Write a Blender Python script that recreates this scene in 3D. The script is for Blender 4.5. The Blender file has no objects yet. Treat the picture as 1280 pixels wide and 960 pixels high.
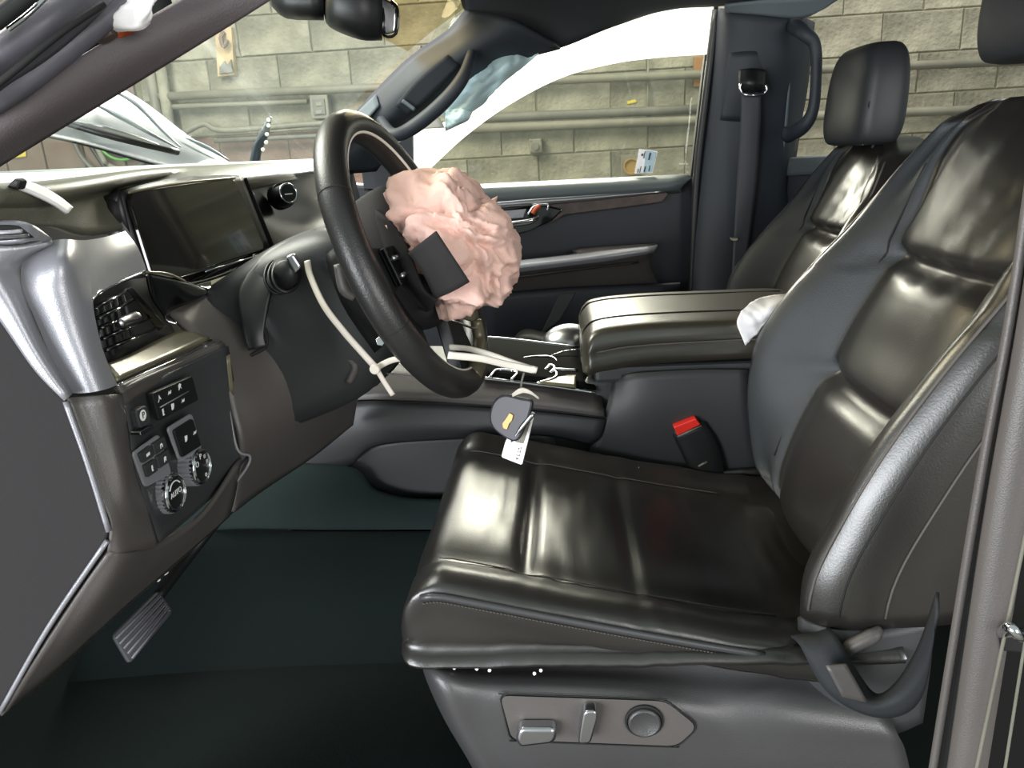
import bpy, bmesh, math, random
from mathutils import Vector, Matrix, noise
random.seed(7)
SC = bpy.context.scene
COL = SC.collection

# ---------------------------------------------------------------- camera
# world: +X towards the rear of the truck, +Y across the cabin, Z up, ground at z=0
F = 950.0; CZ = 1.6
_dY = Vector((60, 295, 950)).normalized()
_s = .035; _t = -(60 + 295 * _s) / 950
_dX = Vector((1, _s, _t)).normalized()
_dZ = _dX.cross(_dY)
if _dZ.y < 0: _dZ = -_dZ
def c2w(v): return Vector((_dX.dot(v), _dY.dot(v), _dZ.dot(v)))
CAMLOC = Vector((0, 0, CZ))
cam = bpy.data.cameras.new('camera'); camo = bpy.data.objects.new('camera', cam); COL.objects.link(camo)
right, up, fwd = c2w(Vector((1, 0, 0))), c2w(Vector((0, 1, 0))), c2w(Vector((0, 0, 1)))
camo.matrix_world = Matrix(((right.x, up.x, -fwd.x, 0), (right.y, up.y, -fwd.y, 0), (right.z, up.z, -fwd.z, CZ), (0, 0, 0, 1)))
cam.sensor_width = 36; cam.lens = F / 1280 * 36; cam.clip_start = .02; cam.clip_end = 60
SC.camera = camo

# ---------------------------------------------------------------- light
SC.view_settings.view_transform = 'Standard'; SC.view_settings.look = 'None'
SC.view_settings.gamma = 1; SC.view_settings.exposure = 0.8
w = bpy.data.worlds.new('world'); SC.world = w; w.use_nodes = True
wb = w.node_tree.nodes['Background']; wb.inputs[0].default_value = (.74, .88, .84, 1); wb.inputs[1].default_value = .36
def area(name, loc, target, sx, sy, power, col):
    l = bpy.data.lights.new(name, 'AREA'); l.shape = 'RECTANGLE'; l.size = sx; l.size_y = sy; l.energy = power; l.color = col
    o = bpy.data.objects.new(name, l); COL.objects.link(o); o.location = loc
    o.rotation_euler = (Vector(target) - Vector(loc)).to_track_quat('-Z', 'Y').to_euler(); return o
area('daylight_from_open_door', (-3.0, -2.8, 1.5), (0, 1, 1.3), 3.0, 2.2, 230, (.93, .96, 1))
area('fill_rear_side', (2.6, -2.6, 2.0), (-.3, 1, 1.3), 2.2, 1.6, 75, (1, .97, .95))  # added fill to brighten the dash faces and knee panel
area('shop_light_front', (-2.3, 1.7, 3.7), (-.1, 1.6, 1.2), 1.7, 1.5, 150, (1, .95, .86))
area('shop_light_wall', (1.0, 2.9, 4.3), (0.2, 4.4, 1.8), 6.5, .6, 92, (1, .97, .89))
area('fill_passenger_side', (-.35, 3.7, 2.42), (.2, 1.2, 1.45), 1.3, .5, 75, (1, .96, .88))  # added fill: makes the white window sheet glow, highlights the backrest

# ---------------------------------------------------------------- materials
def lin(h):
    h = h.lstrip('#'); r = [int(h[i:i+2], 16) / 255 for i in (0, 2, 4)]
    return tuple((c / 12.92 if c < .04045 else ((c + .055) / 1.055) ** 2.4) for c in r) + (1,)
def mat(name, col, rough=.5, metal=0, bump=0, scale=60, vary=0, coat=0, spec=.5, vscale=6, objrand=0, col2=None, detail=4, bdist=.001):
    m = bpy.data.materials.new(name); m.use_nodes = True; nt = m.node_tree; N = nt.nodes; L = nt.links
    b = N['Principled BSDF']; c = lin(col)
    b.inputs['Base Color'].default_value = c; b.inputs['Roughness'].default_value = rough
    b.inputs['Metallic'].default_value = metal; b.inputs['Coat Weight'].default_value = coat
    b.inputs['Specular IOR Level'].default_value = spec
    tc = N.new('ShaderNodeTexCoord')
    if vary or col2:
        n = N.new('ShaderNodeTexNoise'); n.inputs['Scale'].default_value = vscale; n.inputs['Detail'].default_value = 6
        L.new(tc.outputs['Object'], n.inputs['Vector'])
        r = N.new('ShaderNodeValToRGB'); r.color_ramp.elements[0].position = .35; r.color_ramp.elements[1].position = .65
        c2 = lin(col2) if col2 else tuple(min(1, x * (1 + vary)) for x in c[:3]) + (1,)
        c1 = c if col2 else tuple(x * (1 - vary) for x in c[:3]) + (1,)
        r.color_ramp.elements[0].color = c1; r.color_ramp.elements[1].color = c2
        L.new(n.outputs['Fac'], r.inputs['Fac'])
        out = r.outputs['Color']
        if objrand:
            oi = N.new('ShaderNodeObjectInfo'); hs = N.new('ShaderNodeHueSaturation')
            mr = N.new('ShaderNodeMapRange'); mr.inputs['To Min'].default_value = 1 - objrand; mr.inputs['To Max'].default_value = 1 + objrand
            L.new(oi.outputs['Random'], mr.inputs['Value']); L.new(mr.outputs['Result'], hs.inputs['Value'])
            L.new(out, hs.inputs['Color']); out = hs.outputs['Color']
        L.new(out, b.inputs['Base Color'])
        mr2 = N.new('ShaderNodeMapRange'); mr2.inputs['To Min'].default_value = rough * .88; mr2.inputs['To Max'].default_value = min(1, rough * 1.12)
        L.new(n.outputs['Fac'], mr2.inputs['Value']); L.new(mr2.outputs['Result'], b.inputs['Roughness'])
    if bump:
        n2 = N.new('ShaderNodeTexNoise'); n2.inputs['Scale'].default_value = scale; n2.inputs['Detail'].default_value = detail
        L.new(tc.outputs['Object'], n2.inputs['Vector'])
        bp = N.new('ShaderNodeBump'); bp.inputs['Strength'].default_value = bump; bp.inputs['Distance'].default_value = bdist
        L.new(n2.outputs['Fac'], bp.inputs['Height']); L.new(bp.outputs['Normal'], b.inputs['Normal'])
    return m
def emit(name, col, s):
    m = bpy.data.materials.new(name); m.use_nodes = True; b = m.node_tree.nodes['Principled BSDF']
    b.inputs['Emission Color'].default_value = lin(col); b.inputs['Emission Strength'].default_value = s; return m
M = {}
M['leather'] = mat('black_leather', '#201e1c', .34, bump=.3, scale=420, vary=.12, spec=.9, bdist=.0006)
M['leather_seam'] = mat('leather_thread', '#4a4642', .7)
M['perf'] = mat('perforated_leather', '#2a2e31', .55, bump=.6, scale=600, spec=.4)
M['piping'] = mat('piping', '#3a3a3c', .35)
M['arm_leather'] = mat('armrest_leather', '#302d26', .33, bump=.2, scale=380, vary=.1, spec=1)
M['plastic'] = mat('dark_plastic', '#323335', .46, bump=.3, scale=900, vary=.06)
M['plastic_mid'] = mat('grey_plastic', '#4e4a48', .42, bump=.35, scale=900, vary=.06)
M['plastic_light'] = mat('silver_grey_plastic', '#8d8d93', .34, .35, bump=.25, scale=900, vary=.05, spec=.7)
M['seat_trim'] = mat('seat_trim_plastic', '#3b3a3b', .34, bump=.4, spec=.7, scale=900, vary=.05)
M['soft'] = mat('soft_dash_skin', '#5a594c', .42, bump=.5, scale=700, vary=.08)
M['cowl_glare'] = mat('pale_cowl_glare', '#c4cccb', .3)
M['fob'] = mat('dark_fob', '#24222a', .45)
M['shift'] = mat('dark_shifter_panel', '#0b0c0d', .8, spec=.02)
M['matte'] = mat('matte_black_plastic', '#2a2829', .8, bump=.4, scale=800, spec=.15)
M['fascia'] = mat('dim_gloss_black', '#0c0d0e', .3, spec=.3)
M['leather_matte'] = mat('matte_leather', '#232427', .5, bump=.3, scale=420, spec=.4)
M['recess'] = mat('recess_plastic', '#20242b', .7)
M['belt_dark'] = mat('dark_webbing', '#25272a', .7, bump=.5, scale=800, spec=.3)
M['black'] = mat('black_plastic', '#141516', .45)
M['deep'] = mat('deep_black', '#0b0c0c', .8)
M['gloss'] = mat('piano_black', '#0a0a0b', .07, coat=.6)
M['screen'] = mat('dusty_dark_screen', '#15130f', .10, coat=.4, vary=.2)
M['chrome'] = mat('chrome', '#d8d8dc', .12, 1)
M['satin'] = mat('satin_metal', '#b9b9be', .28, 1)
M['wood'] = mat('dark_open_pore_trim', '#4a3d38', .4, vary=.3, vscale=30)
M['olive'] = mat('bronze_trim', '#6b6552', .35, .3, vary=.12)
M['wheel'] = mat('wheel_leather', '#242323', .38, bump=.35, scale=500, vary=.08)
M['airbag'] = mat('airbag_cloth', '#d6b1a5', .8, bump=.8, scale=70, vary=.05, vscale=14, bdist=.003)
M['white'] = mat('white_rim_highlight', '#dcd6cb', .45)
M['tie'] = mat('old_white_nylon', '#bdb5aa', .5)
M['label_white'] = mat('paper_white', '#ece9ea', .6)
M['print'] = mat('print_dark', '#26344a', .6)
M['print_blue'] = mat('print_blue', '#a9c0c8', .6)
M['icon'] = mat('icon_white', '#e6e6e6', .5)
M['red'] = mat('red_button', '#d8281c', .4)
M['carpet'] = mat('carpet', '#121918', .95, bump=1, scale=700, spec=.1)
M['carpet_light'] = mat('tunnel_carpet', '#26302f', .95, bump=1, scale=600, spec=.1)
M['belt'] = mat('belt_webbing', '#383a3f', .6, bump=.5, scale=800)
M['roof'] = mat('headliner_cloth', '#26292f', .85, bump=.5, scale=500)
M['roof_light'] = mat('light_headliner_edge', '#5d666c', .7)
M['pillar'] = mat('pillar_trim', '#262b33', .6, bump=.4, scale=700)
M['door'] = mat('door_trim', '#20242c', .5, bump=.4, scale=700, vary=.06)
M['door_light'] = mat('door_sill_trim', '#454c4e', .5, bump=.3, scale=700)
M['apillar'] = mat('driver_pillar_trim', '#4f474a', .6, bump=.5, scale=600, vary=.04)
M['rubber'] = mat('dusty_rubber', '#4b4950', .5, bump=.5, scale=90, vary=.2, vscale=14)
M['orange'] = mat('orange_plastic', '#b04a20', .5)
M['gold'] = mat('gold_emblem', '#b07f45', .4, .3)
M['bluebag'] = mat('pale_blue_nylon', '#c6dde2', .6, vary=.08, vscale=12)
M['paint'] = mat('dark_blue_paint', '#22303a', .45, coat=.1, vary=.2)
M['reflection_streak'] = mat('crease_reflection', '#c9ced0', .25, .7)
M['concrete'] = mat('concrete', '#6f6e66', .9, bump=.6, scale=30, vary=.2)
M['mortar'] = mat('mortar', '#67644f', .95, bump=.6, scale=60, vary=.1)
M['block'] = mat('painted_block', '#5e5b4d', .85, bump=1, scale=38, col2='#928e7c', vscale=4.5, objrand=.09, detail=8, bdist=.01)
M['block_brown'] = mat('brown_block', '#5b463c', .85, bump=.8, scale=38, col2='#7c6a5e', vscale=3.2, objrand=.1, detail=8, bdist=.01)
M['pipe'] = mat('painted_pipe', '#716e60', .6, vary=.12, vscale=9)
M['pipe_dark'] = mat('grey_pipe', '#605e55', .6, vary=.15, vscale=9)
M['garage_door'] = mat('brown_door_paint', '#6a594c', .7, vary=.2, vscale=4)
M['plywood'] = mat('plywood', '#a5906c', .8, vary=.2, vscale=12)
M['orange_wood'] = mat('orange_board', '#8d6438', .7, vary=.15)
M['yellow'] = mat('yellow_paint', '#c7b23a', .7)
M['green'] = mat('green_hose', '#4c8a3c', .5)
M['copper'] = mat('copper_ring', '#9a7a3c', .5, .3)
def glassmat(name, tint, refl, haze, hazecol='#cfe0dd', haze_top=None):
    m = bpy.data.materials.new(name); m.use_nodes = True; nt = m.node_tree; N = nt.nodes; L = nt.links
    for n in list(N): N.remove(n)
    o = N.new('ShaderNodeOutputMaterial'); t = N.new('ShaderNodeBsdfTransparent'); t.inputs[0].default_value = lin(tint)
    g = N.new('ShaderNodeBsdfGlossy'); g.inputs['Roughness'].default_value = .02
    d = N.new('ShaderNodeBsdfDiffuse'); d.inputs[0].default_value = lin(hazecol)
    tl = N.new('ShaderNodeBsdfTranslucent'); tl.inputs[0].default_value = lin(hazecol)
    dm = N.new('ShaderNodeMixShader'); dm.inputs[0].default_value = .5; L.new(d.outputs[0], dm.inputs[1]); L.new(tl.outputs[0], dm.inputs[2])
    lw = N.new('ShaderNodeLayerWeight'); pw_ = N.new('ShaderNodeMath'); pw_.operation = 'POWER'; pw_.inputs[1].default_value = 4; L.new(lw.outputs['Facing'], pw_.inputs[0])
    fr = N.new('ShaderNodeMath'); fr.operation = 'MULTIPLY_ADD'; fr.inputs[1].default_value = refl; fr.inputs[2].default_value = .025; L.new(pw_.outputs[0], fr.inputs[0])
    mx = N.new('ShaderNodeMixShader'); L.new(fr.outputs[0], mx.inputs[0]); L.new(t.outputs[0], mx.inputs[1]); L.new(g.outputs[0], mx.inputs[2])
    m2 = N.new('ShaderNodeMixShader'); L.new(mx.outputs[0], m2.inputs[1]); L.new(dm.outputs[0], m2.inputs[2])
    tc = N.new('ShaderNodeTexCoord'); n = N.new('ShaderNodeTexNoise'); n.inputs['Scale'].default_value = 5; n.inputs['Detail'].default_value = 8
    L.new(tc.outputs['Object'], n.inputs['Vector'])
    mr = N.new('ShaderNodeMapRange'); mr.inputs['From Min'].default_value = .3; mr.inputs['From Max'].default_value = .7
    mr.inputs['To Min'].default_value = min(.97, haze * .65); mr.inputs['To Max'].default_value = min(.97, haze * 1.3)
    L.new(n.outputs['Fac'], mr.inputs['Value']); L.new(mr.outputs['Result'], m2.inputs[0]); L.new(m2.outputs[0], o.inputs[0])
    return m
M['glass_ws'] = glassmat('glare_haze_windscreen', '#eef4f1', .22, .05)  # pale haze painted in for windscreen glare
M['glass_no_glare'] = glassmat('no_glare_windscreen_band', '#d9cdaa', .05, .01)
M['glass'] = glassmat('side_glass', '#f3f4ee', .1, .015)
M['reflection_veil'] = glassmat('translucent_white_reflection', '#ffffff', 0, 1.5, '#ffffff')  # white colour stands in for the reflection on the side glass

# ---------------------------------------------------------------- helpers
ORI = {}
def at(px, py, Y):
    "point of the car at lateral depth Y seen at pixel px,py of the 1280x960 photograph"
    v = c2w(Vector((px - 640, 480 - py, F))); return v * (Y / v.y) + CAMLOC
def ray(px, py): return c2w(Vector((px - 640, 480 - py, F))).normalized()
def on(px, py, pl, lift=0):
    p0, n = pl; d = ray(px, py); return CAMLOC + d * ((p0 - CAMLOC).dot(n) / d.dot(n)) + n * lift
def plane3(a, b, c, toward=CAMLOC):
    n = (b - a).cross(c - a).normalized()
    if n.dot(toward - a) < 0: n = -n
    return (a, n)
def thing(name, label, cat, loc, group=None, kind=None):
    o = bpy.data.objects.new(name, None); o.empty_display_size = .05; COL.objects.link(o); o.location = loc
    if label: o['label'] = label; o['category'] = cat
    if group: o['group'] = group
    if kind: o['kind'] = kind
    ORI[o.name] = Vector(loc); return o
def mk(name, verts, faces, m, parent=None, label=None, cat=None, group=None, kind=None, smooth=True, bevel=0, subsurf=0, solid=0, segs=2, angle=None, smats=None, off=-1):
    verts = [Vector(v) for v in verts]
    if parent: org = ORI[parent.name]
    else:
        mn = Vector([min(v[i] for v in verts) for i in range(3)]); mx_ = Vector([max(v[i] for v in verts) for i in range(3)])
        org = Vector(((mn.x + mx_.x) / 2, (mn.y + mx_.y) / 2, mn.z))
    me = bpy.data.meshes.new(name); me.from_pydata([tuple(v - org) for v in verts], [], faces)
    bm = bmesh.new(); bm.from_mesh(me); bmesh.ops.recalc_face_normals(bm, faces=bm.faces); bm.to_mesh(me); bm.free()
    o = bpy.data.objects.new(name, me); COL.objects.link(o)
    if parent: o.parent = parent; ORI[o.name] = org
    else: o.location = org; ORI[o.name] = org
    me.materials.append(m)
    if smooth: me.shade_smooth() if hasattr(me, 'shade_smooth') else None
    if solid: s = o.modifiers.new('s', 'SOLIDIFY'); s.thickness = solid; s.offset = off
    if subsurf: s = o.modifiers.new('u', 'SUBSURF'); s.levels = s.render_levels = subsurf
    if bevel:
        b = o.modifiers.new('b', 'BEVEL'); b.width = bevel; b.segments = segs; b.limit_method = 'ANGLE'; b.angle_limit = math.radians(35); b.harden_normals = smooth
    if label: o['label'] = label
    if cat: o['category'] = cat
    if group: o['group'] = group
    if kind: o['kind'] = kind
    return o
def cr(pts, n, closed=False):
    "Catmull-Rom through a list of vectors, n steps per span"
    P = [Vector(p) for p in pts]; N = len(P); out = []
    if N == 2 and not closed: return [P[0].lerp(P[1], i / n) for i in range(n + 1)]
    for i in range(N if closed else N - 1):
        if closed: a, b, c, d = P[i - 1], P[i], P[(i + 1) % N], P[(i + 2) % N]
        else:
            b, c = P[i], P[i + 1]; a = P[i - 1] if i else b * 2 - c; d = P[i + 2] if i + 2 < N else c * 2 - b
        for k in range(n):
            t = k / n
            out.append(.5 * ((2 * b) + (c - a) * t + (2 * a - 5 * b + 4 * c - d) * t * t + (3 * b - a - 3 * c + d) * t ** 3))
    if not closed: out.append(P[-1])
    return out
def gridmesh(rows, nu, nv, closed=False):
    R = [cr(r, nu, closed) for r in rows]; cols = list(zip(*R)); C = [cr(c, nv) for c in cols]
    nr = len(C[0]); nc = len(C); vs = [C[j][i] for i in range(nr) for j in range(nc)]; fs = []
    for i in range(nr - 1):
        for j in range(nc if closed else nc - 1):
            k = (j + 1) % nc; fs.append((i * nc + j, i * nc + k, (i + 1) * nc + k, (i + 1) * nc + j))
    return vs, fs, nr, nc
def patch(name, rows, m, parent=None, nu=5, nv=5, solid=.006, px=True, **k):
    if px: rows = [[at(*p) for p in r] for r in rows]
    vs, fs, _, _ = gridmesh(rows, nu, nv)
    return mk(name, vs, fs, m, parent, solid=solid, off=0, **k)
def loft(name, secs, m, parent=None, nu=4, nv=3, **k):
    vs, fs, nr, nc = gridmesh(secs, nu, nv, True)
    fs.append(tuple(range(nc))); fs.append(tuple((nr - 1) * nc + j for j in range(nc)))
    return mk(name, vs, fs, m, parent, **k)
def extr(name, pts, vec, m, parent=None, bevel=.002, **k):
    n = len(pts); vec = Vector(vec); vs = list(pts) + [p + vec for p in pts]
    fs = [tuple(range(n)), tuple(range(2 * n - 1, n - 1, -1))] + [(i, (i + 1) % n, n + (i + 1) % n, n + i) for i in range(n)]
    return mk(name, vs, fs, m, parent, bevel=bevel, smooth=k.pop('smooth', False), **k)
def prism(name, poly, Y, d, m, parent=None, **k):
    "slab cut to a side-view outline, standing at lateral depth Y, d thick"
    return extr(name, [at(x, y, Y) for x, y in poly], (0, d, 0), m, parent, **k)
def plate(name, poly, pl, th, m, parent=None, **k):
    return extr(name, [on(x, y, pl) for x, y in poly], pl[1] * th, m, parent, **k)
def box(name, c, s, m, parent=None, rot=None, bevel=.003, **k):
    R = rot or Matrix.Identity(3); c = Vector(c)
    vs = [c + R @ Vector((x * s[0] / 2, y * s[1] / 2, z * s[2] / 2)) for x in (-1, 1) for y in (-1, 1) for z in (-1, 1)]
    return mk(name, vs, [(0, 1, 3, 2), (4, 6, 7, 5), (0, 4, 5, 1), (2, 3, 7, 6), (0, 2, 6, 4), (1, 5, 7, 3)], m, parent, bevel=bevel, smooth=k.pop('smooth', False), **k)
def tubemesh(pts, rad, seg=8, flat=1, updir=None, closed=False):
    vs = []; fs = []; n = len(pts)
    if not isinstance(rad, (list, tuple)): rad = [rad] * n
    prev = None
    for i, p in enumerate(pts):
        if closed: t = (pts[(i + 1) % n] - pts[i - 1]).normalized()
        else: t = (pts[min(i + 1, n - 1)] - pts[max(i - 1, 0)]).normalized()
        if updir is not None: a = Vector(updir) - t * t.dot(Vector(updir))
        elif prev is None: a = t.orthogonal()
        else: a = prev - t * t.dot(prev)
        a.normalize(); prev = a; b = t.cross(a)
        for k in range(seg):
            q = 2 * math.pi * k / seg
            vs.append(p + a * math.cos(q) * rad[i] * flat + b * math.sin(q) * rad[i])
    for i in range(n if closed else n - 1):
        for k in range(seg):
            j = (i + 1) % n; fs.append((i * seg + k, i * seg + (k + 1) % seg, j * seg + (k + 1) % seg, j * seg + k))
    if not closed: fs.append(tuple(range(seg))); fs.append(tuple((n - 1) * seg + k for k in range(seg)))
    return vs, fs
def tube(name, pts, r, m, parent=None, px=False, n=6, seg=8, flat=1, updir=None, closed=False, **k):
    if px: pts = [at(*p) for p in pts]
    P = cr(pts, n, closed)
    if isinstance(r, (list, tuple)):
        R = []
        for i in range(len(P)):
            u = i / (len(P) - 1) * (len(r) - 1); a = min(int(u), len(r) - 2); R.append(r[a] + (r[a + 1] - r[a]) * (u - a))
        r = R
    vs, fs = tubemesh(P, r, seg, flat, updir, closed)
    return mk(name, vs, fs, m, parent, **k)
def disc(name, c, n, r, h, m, parent=None, seg=32, prof=None, ribs=0, **k):
    "turned piece: profile list of (radius factor, height) along axis n"
    c = Vector(c); n = Vector(n).normalized(); a = n.orthogonal().normalized(); b = n.cross(a)
    prof = prof or [(1, 0), (1, h)]
    vs = []; fs = []
    for (f, z) in prof:
        for i in range(seg):
            q = 2 * math.pi * i / seg; rr = r * f * (1 + (ribs if i % 2 else 0))
            vs.append(c + n * z + (a * math.cos(q) + b * math.sin(q)) * rr)
    for j in range(len(prof) - 1):
        for i in range(seg): fs.append((j * seg + i, j * seg + (i + 1) % seg, (j + 1) * seg + (i + 1) % seg, (j + 1) * seg + i))
    fs.append(tuple(range(seg))); fs.append(tuple((len(prof) - 1) * seg + i for i in range(seg)))
    return mk(name, vs, fs, m, parent, bevel=k.pop('bevel', .0008), smooth=k.pop('smooth', True), **k)
def text(name, s, p, nrm, upv, size, m, parent):
    cu = bpy.data.curves.new(name, 'FONT'); cu.body = s; cu.size = size; cu.align_x = 'CENTER'; cu.align_y = 'CENTER'; cu.extrude = .0002
    t = bpy.data.objects.new('tmp', cu); COL.objects.link(t); bpy.context.view_layer.update()
    me = bpy.data.meshes.new_from_object(t.evaluated_get(bpy.context.evaluated_depsgraph_get()))
    z = Vector(nrm).normalized(); y = (Vector(upv) - z * z.dot(Vector(upv))).normalized(); x = y.cross(z)
    R = Matrix((x, y, z)).transposed()
    vs = [Vector(p) + R @ v.co for v in me.vertices]; fs = [tuple(q.vertices) for q in me.polygons]
    bpy.data.objects.remove(t); bpy.data.curves.remove(cu)
    return mk(name, vs, fs, m, parent, smooth=False)
def dup(o, parent=None, loc=None):
    c = o.copy(); COL.objects.link(c); c.parent = parent or o.parent
    if loc is not None: c.location = loc
    return c

# ================================================================ THE GARAGE
floor = box('floor', (0, 1, -.05), (14, 12, .1), M['concrete'], kind='structure', bevel=0)
WY = 4.4
wall = box('wall_back', (.1, WY + .155, 1.7), (9.6, .3, 3.4), M['mortar'], kind='structure', bevel=0)
box('wall_left', (-4.75, 1, 1.7), (.2, 7.1, 3.4), M['block'], kind='structure', bevel=0)
def blockmesh(wd, m):
    bm = bmesh.new(); bmesh.ops.create_cube(bm, size=1)
    bmesh.ops.scale(bm, vec=(wd - .006, .05, .194), verts=bm.verts)
    es = [e for e in bm.edges if all(v.co.y < 0 for v in e.verts)]
    bmesh.ops.bevel(bm, geom=es, offset=.004, segments=1, affect='EDGES')
    me = bpy.data.meshes.new('block'); bm.to_mesh(me); bm.free(); me.materials.append(m); return me
bA, bB = blockmesh(.4, M['block']), blockmesh(.4, M['block_brown'])
wo = ORI[wall.name]
for r in range(8):
    z = 1.27 + .2 * r
    for i in range(18):
        x = -3.72 + .4 * i + (.2 if r % 2 else 0)
        if -3.6 < x < -2.25 and z < 2.35: continue
        o = bpy.data.objects.new('block', bB if (z < 1.75 and x < -.95) else bA); COL.objects.link(o); o.parent = wall
        o.location = Vector((x + random.uniform(-.003, .003), WY + .022 + random.uniform(-.003, .003), z)) - wo
# brown door with a pale jamb at the far left of the back wall
dr = thing('door_1', None, None, (-2.95, WY - .02, 1.2), kind='structure')
box('door_leaf', (-3.0, WY, 1.6), (1.3, .04, 1.5), M['garage_door'], dr)
for k in range(5): box('door_plank', (-3.52 + k * .235, WY - .03, 1.6), (.225, .03, 1.46), M['garage_door'], dr, bevel=.006)
tube('door_jamb', [at(183, 60, WY - .06), at(205, 190, WY - .06)], .03, M['pipe'], dr, n=2)
tube('door_jamb', [at(197, 60, WY - .06), at(217, 190, WY - .06)], .03, M['block'], dr, n=2)
def pipe(a, b, r, Y, m, label, mid=None):
    p = [a] + (mid or []) + [b]
    return tube('pipe', [at(x, y, Y) for x, y in p], r, m, n=3 if not mid else 8, seg=12, label=label, cat='pipe')
pipe((196, 121), (1330, 74), .022, WY - .06, M['pipe'], 'long thick conduit pipe, topmost on the block wall')
pipe((205, 134), (384, 127), .014, WY - .05, M['pipe'], 'thin pipe just below the top conduit, behind the windscreen')
pipe((560, 149), (905, 135), .024, WY - .06, M['pipe_dark'], 'upper of the two dark pipes seen through the passenger window')
pipe((545, 162), (1330, 133), .024, WY - .06, M['pipe'], 'lower of the two horizontal pipes seen through the passenger window')
pipe((232, 165), (520, 150), .016, WY - .06, M['pipe'], 'pipe low on the wall behind the windscreen, with a bend', [(255, 155), (282, 163), (390, 155)])
pipe((268, 176), (520, 164), .013, WY - .06, M['pipe_dark'], 'lowest grey pipe on the wall behind the windscreen')
pipe((810, 74), (810, 146), .006, WY - .03, M['pipe'], 'thin upright conduit between the horizontal wall pipes')
def wbox(name, pts, m, d, label, cat, Y=WY):
    return prism(name, pts, Y - d, d, m, bevel=.006, label=label, cat=cat)
t = thing('switch_box', 'small grey electrical box with a round dark button on the block wall', 'switch box', at(669, 184, WY - .03))
prism('box_body', [(661, 174), (677, 173), (678, 191), (662, 192)], WY - .07, .07, M['pipe'], t, bevel=.006)
disc('round_button', at(669, 183, WY - .075), (0, -1, 0), .02, .015, M['pipe_dark'], t)
for q in ((663.5, 176), (675.5, 175.5), (664, 189.5), (676, 189)): disc('screw', at(q[0], q[1], WY - .072), (0, -1, 0), .004, .003, M['block_brown'], t, seg=8)
t = thing('socket_box', 'grey double socket box under the pipes, seen through the windscreen', 'switch box', at(400, 135, WY - .03))
prism('box_body', [(386, 119), (409, 118), (412, 148), (389, 149)], WY - .07, .07, M['pipe'], t, bevel=.006)
prism('socket_face', [(390, 124), (405, 123), (407, 143), (392, 144)], WY - .078, .01, M['pipe_dark'], t, bevel=.003)
for q in (128, 138): prism('socket', [(394, q), (402, q - .5), (403, q + 4), (395, q + 5)], WY - .082, .006, M['pipe'], t, bevel=.002)
t = thing('wall_plaque', 'weathered wooden board with dark hooks on the wall, seen through the windscreen', 'board', at(283, 66, WY - .03))
prism('board', [(268, 34), (289, 34), (293, 94), (272, 96)], WY - .04, .04, M['plywood'], t)
tube('hook', [(279, 40, WY - .05), (276, 48, WY - .07), (280, 58, WY - .07), (284, 50, WY - .06)], .012, M['block_brown'], t, px=True)
prism('bracket', [(274, 84), (280, 76), (284, 82), (288, 74), (291, 90), (274, 93)], WY - .06, .02, M['pipe_dark'], t)
wbox('wooden_board', [(868, 70), (880, 70), (879, 108), (867, 109)], M['orange_wood'], .03, 'upright orange wooden board on the wall beside the window pillar', 'board')
wbox('yellow_mark', [(783, 127), (795, 124), (797, 128), (785, 131)], M['yellow'], .012, 'small yellow scrap stuck on the wall above the twin pipes', 'scrap')
t = thing('wall_fitting', 'copper-coloured round fitting on a pale square plate low on the wall', 'fitting', at(787, 208, WY - .02))
prism('back_plate', [(776, 194), (802, 193), (802, 222), (776, 222)], WY - .02, .02, M['pipe'], t)
disc('ring', at(789, 208, WY - .03), (0, -1, 0), .045, .02, M['copper'], t, prof=[(1, 0), (1, .02), (.8, .02), (.75, .008)])
# things seen in front of the truck: hose reel, raised crumpled bonnet, wiper
t = thing('hose_reel', 'round reel with a green hose ring and hanging cables beyond the windscreen', 'hose reel', at(150, 172, 4.3))
def ringpts(cx, cy, r, Y, n=14): 
    c = at(cx, cy, Y); return [c + Vector((math.cos(a), .0, math.sin(a))) * r for a in [2 * math.pi * k / n for k in range(n)]]
tube('hose', ringpts(148, 168, .135, 4.28), .008, M['green'], t, n=3, closed=True)
tube('rim', ringpts(150, 170, .18, 4.30), .014, M['pipe'], t, n=3, closed=True)
tube('rim', ringpts(140, 170, .225, 4.32), .012, M['pipe_dark'], t, n=3, closed=True)
disc('drum', at(148, 170, 4.33), (0, -1, 0), .10, .02, M['plastic'], t)
tube('cable', [(105, 165, 4.28), (112, 180, 4.28), (122, 196, 4.28), (135, 215, 4.28)], .012, M['black'], t, px=True)
tube('cable', [(118, 160, 4.28), (120, 180, 4.28), (132, 205, 4.28)], .016, M['pipe'], t, px=True)
for q in (188, 204): tube('leg', [(q, 188, 4.28), (q, 215, 4.28)], .015, M['pipe'], t, px=True, n=2)
wbox('junction_box', [(152, 177), (175, 176), (176, 188), (153, 189)], M['plywood'], .2, 'small pale box fixed to the wall beside the hose reel', 'box', 4.38)
yb = wbox('yellow_sheet', [(-2, 180), (31, 172), (32, 196), (-2, 200)], M['yellow'], .01, 'small yellow sheet fixed to the brown door, far left beyond the windscreen', 'sheet', WY - .05)

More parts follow.
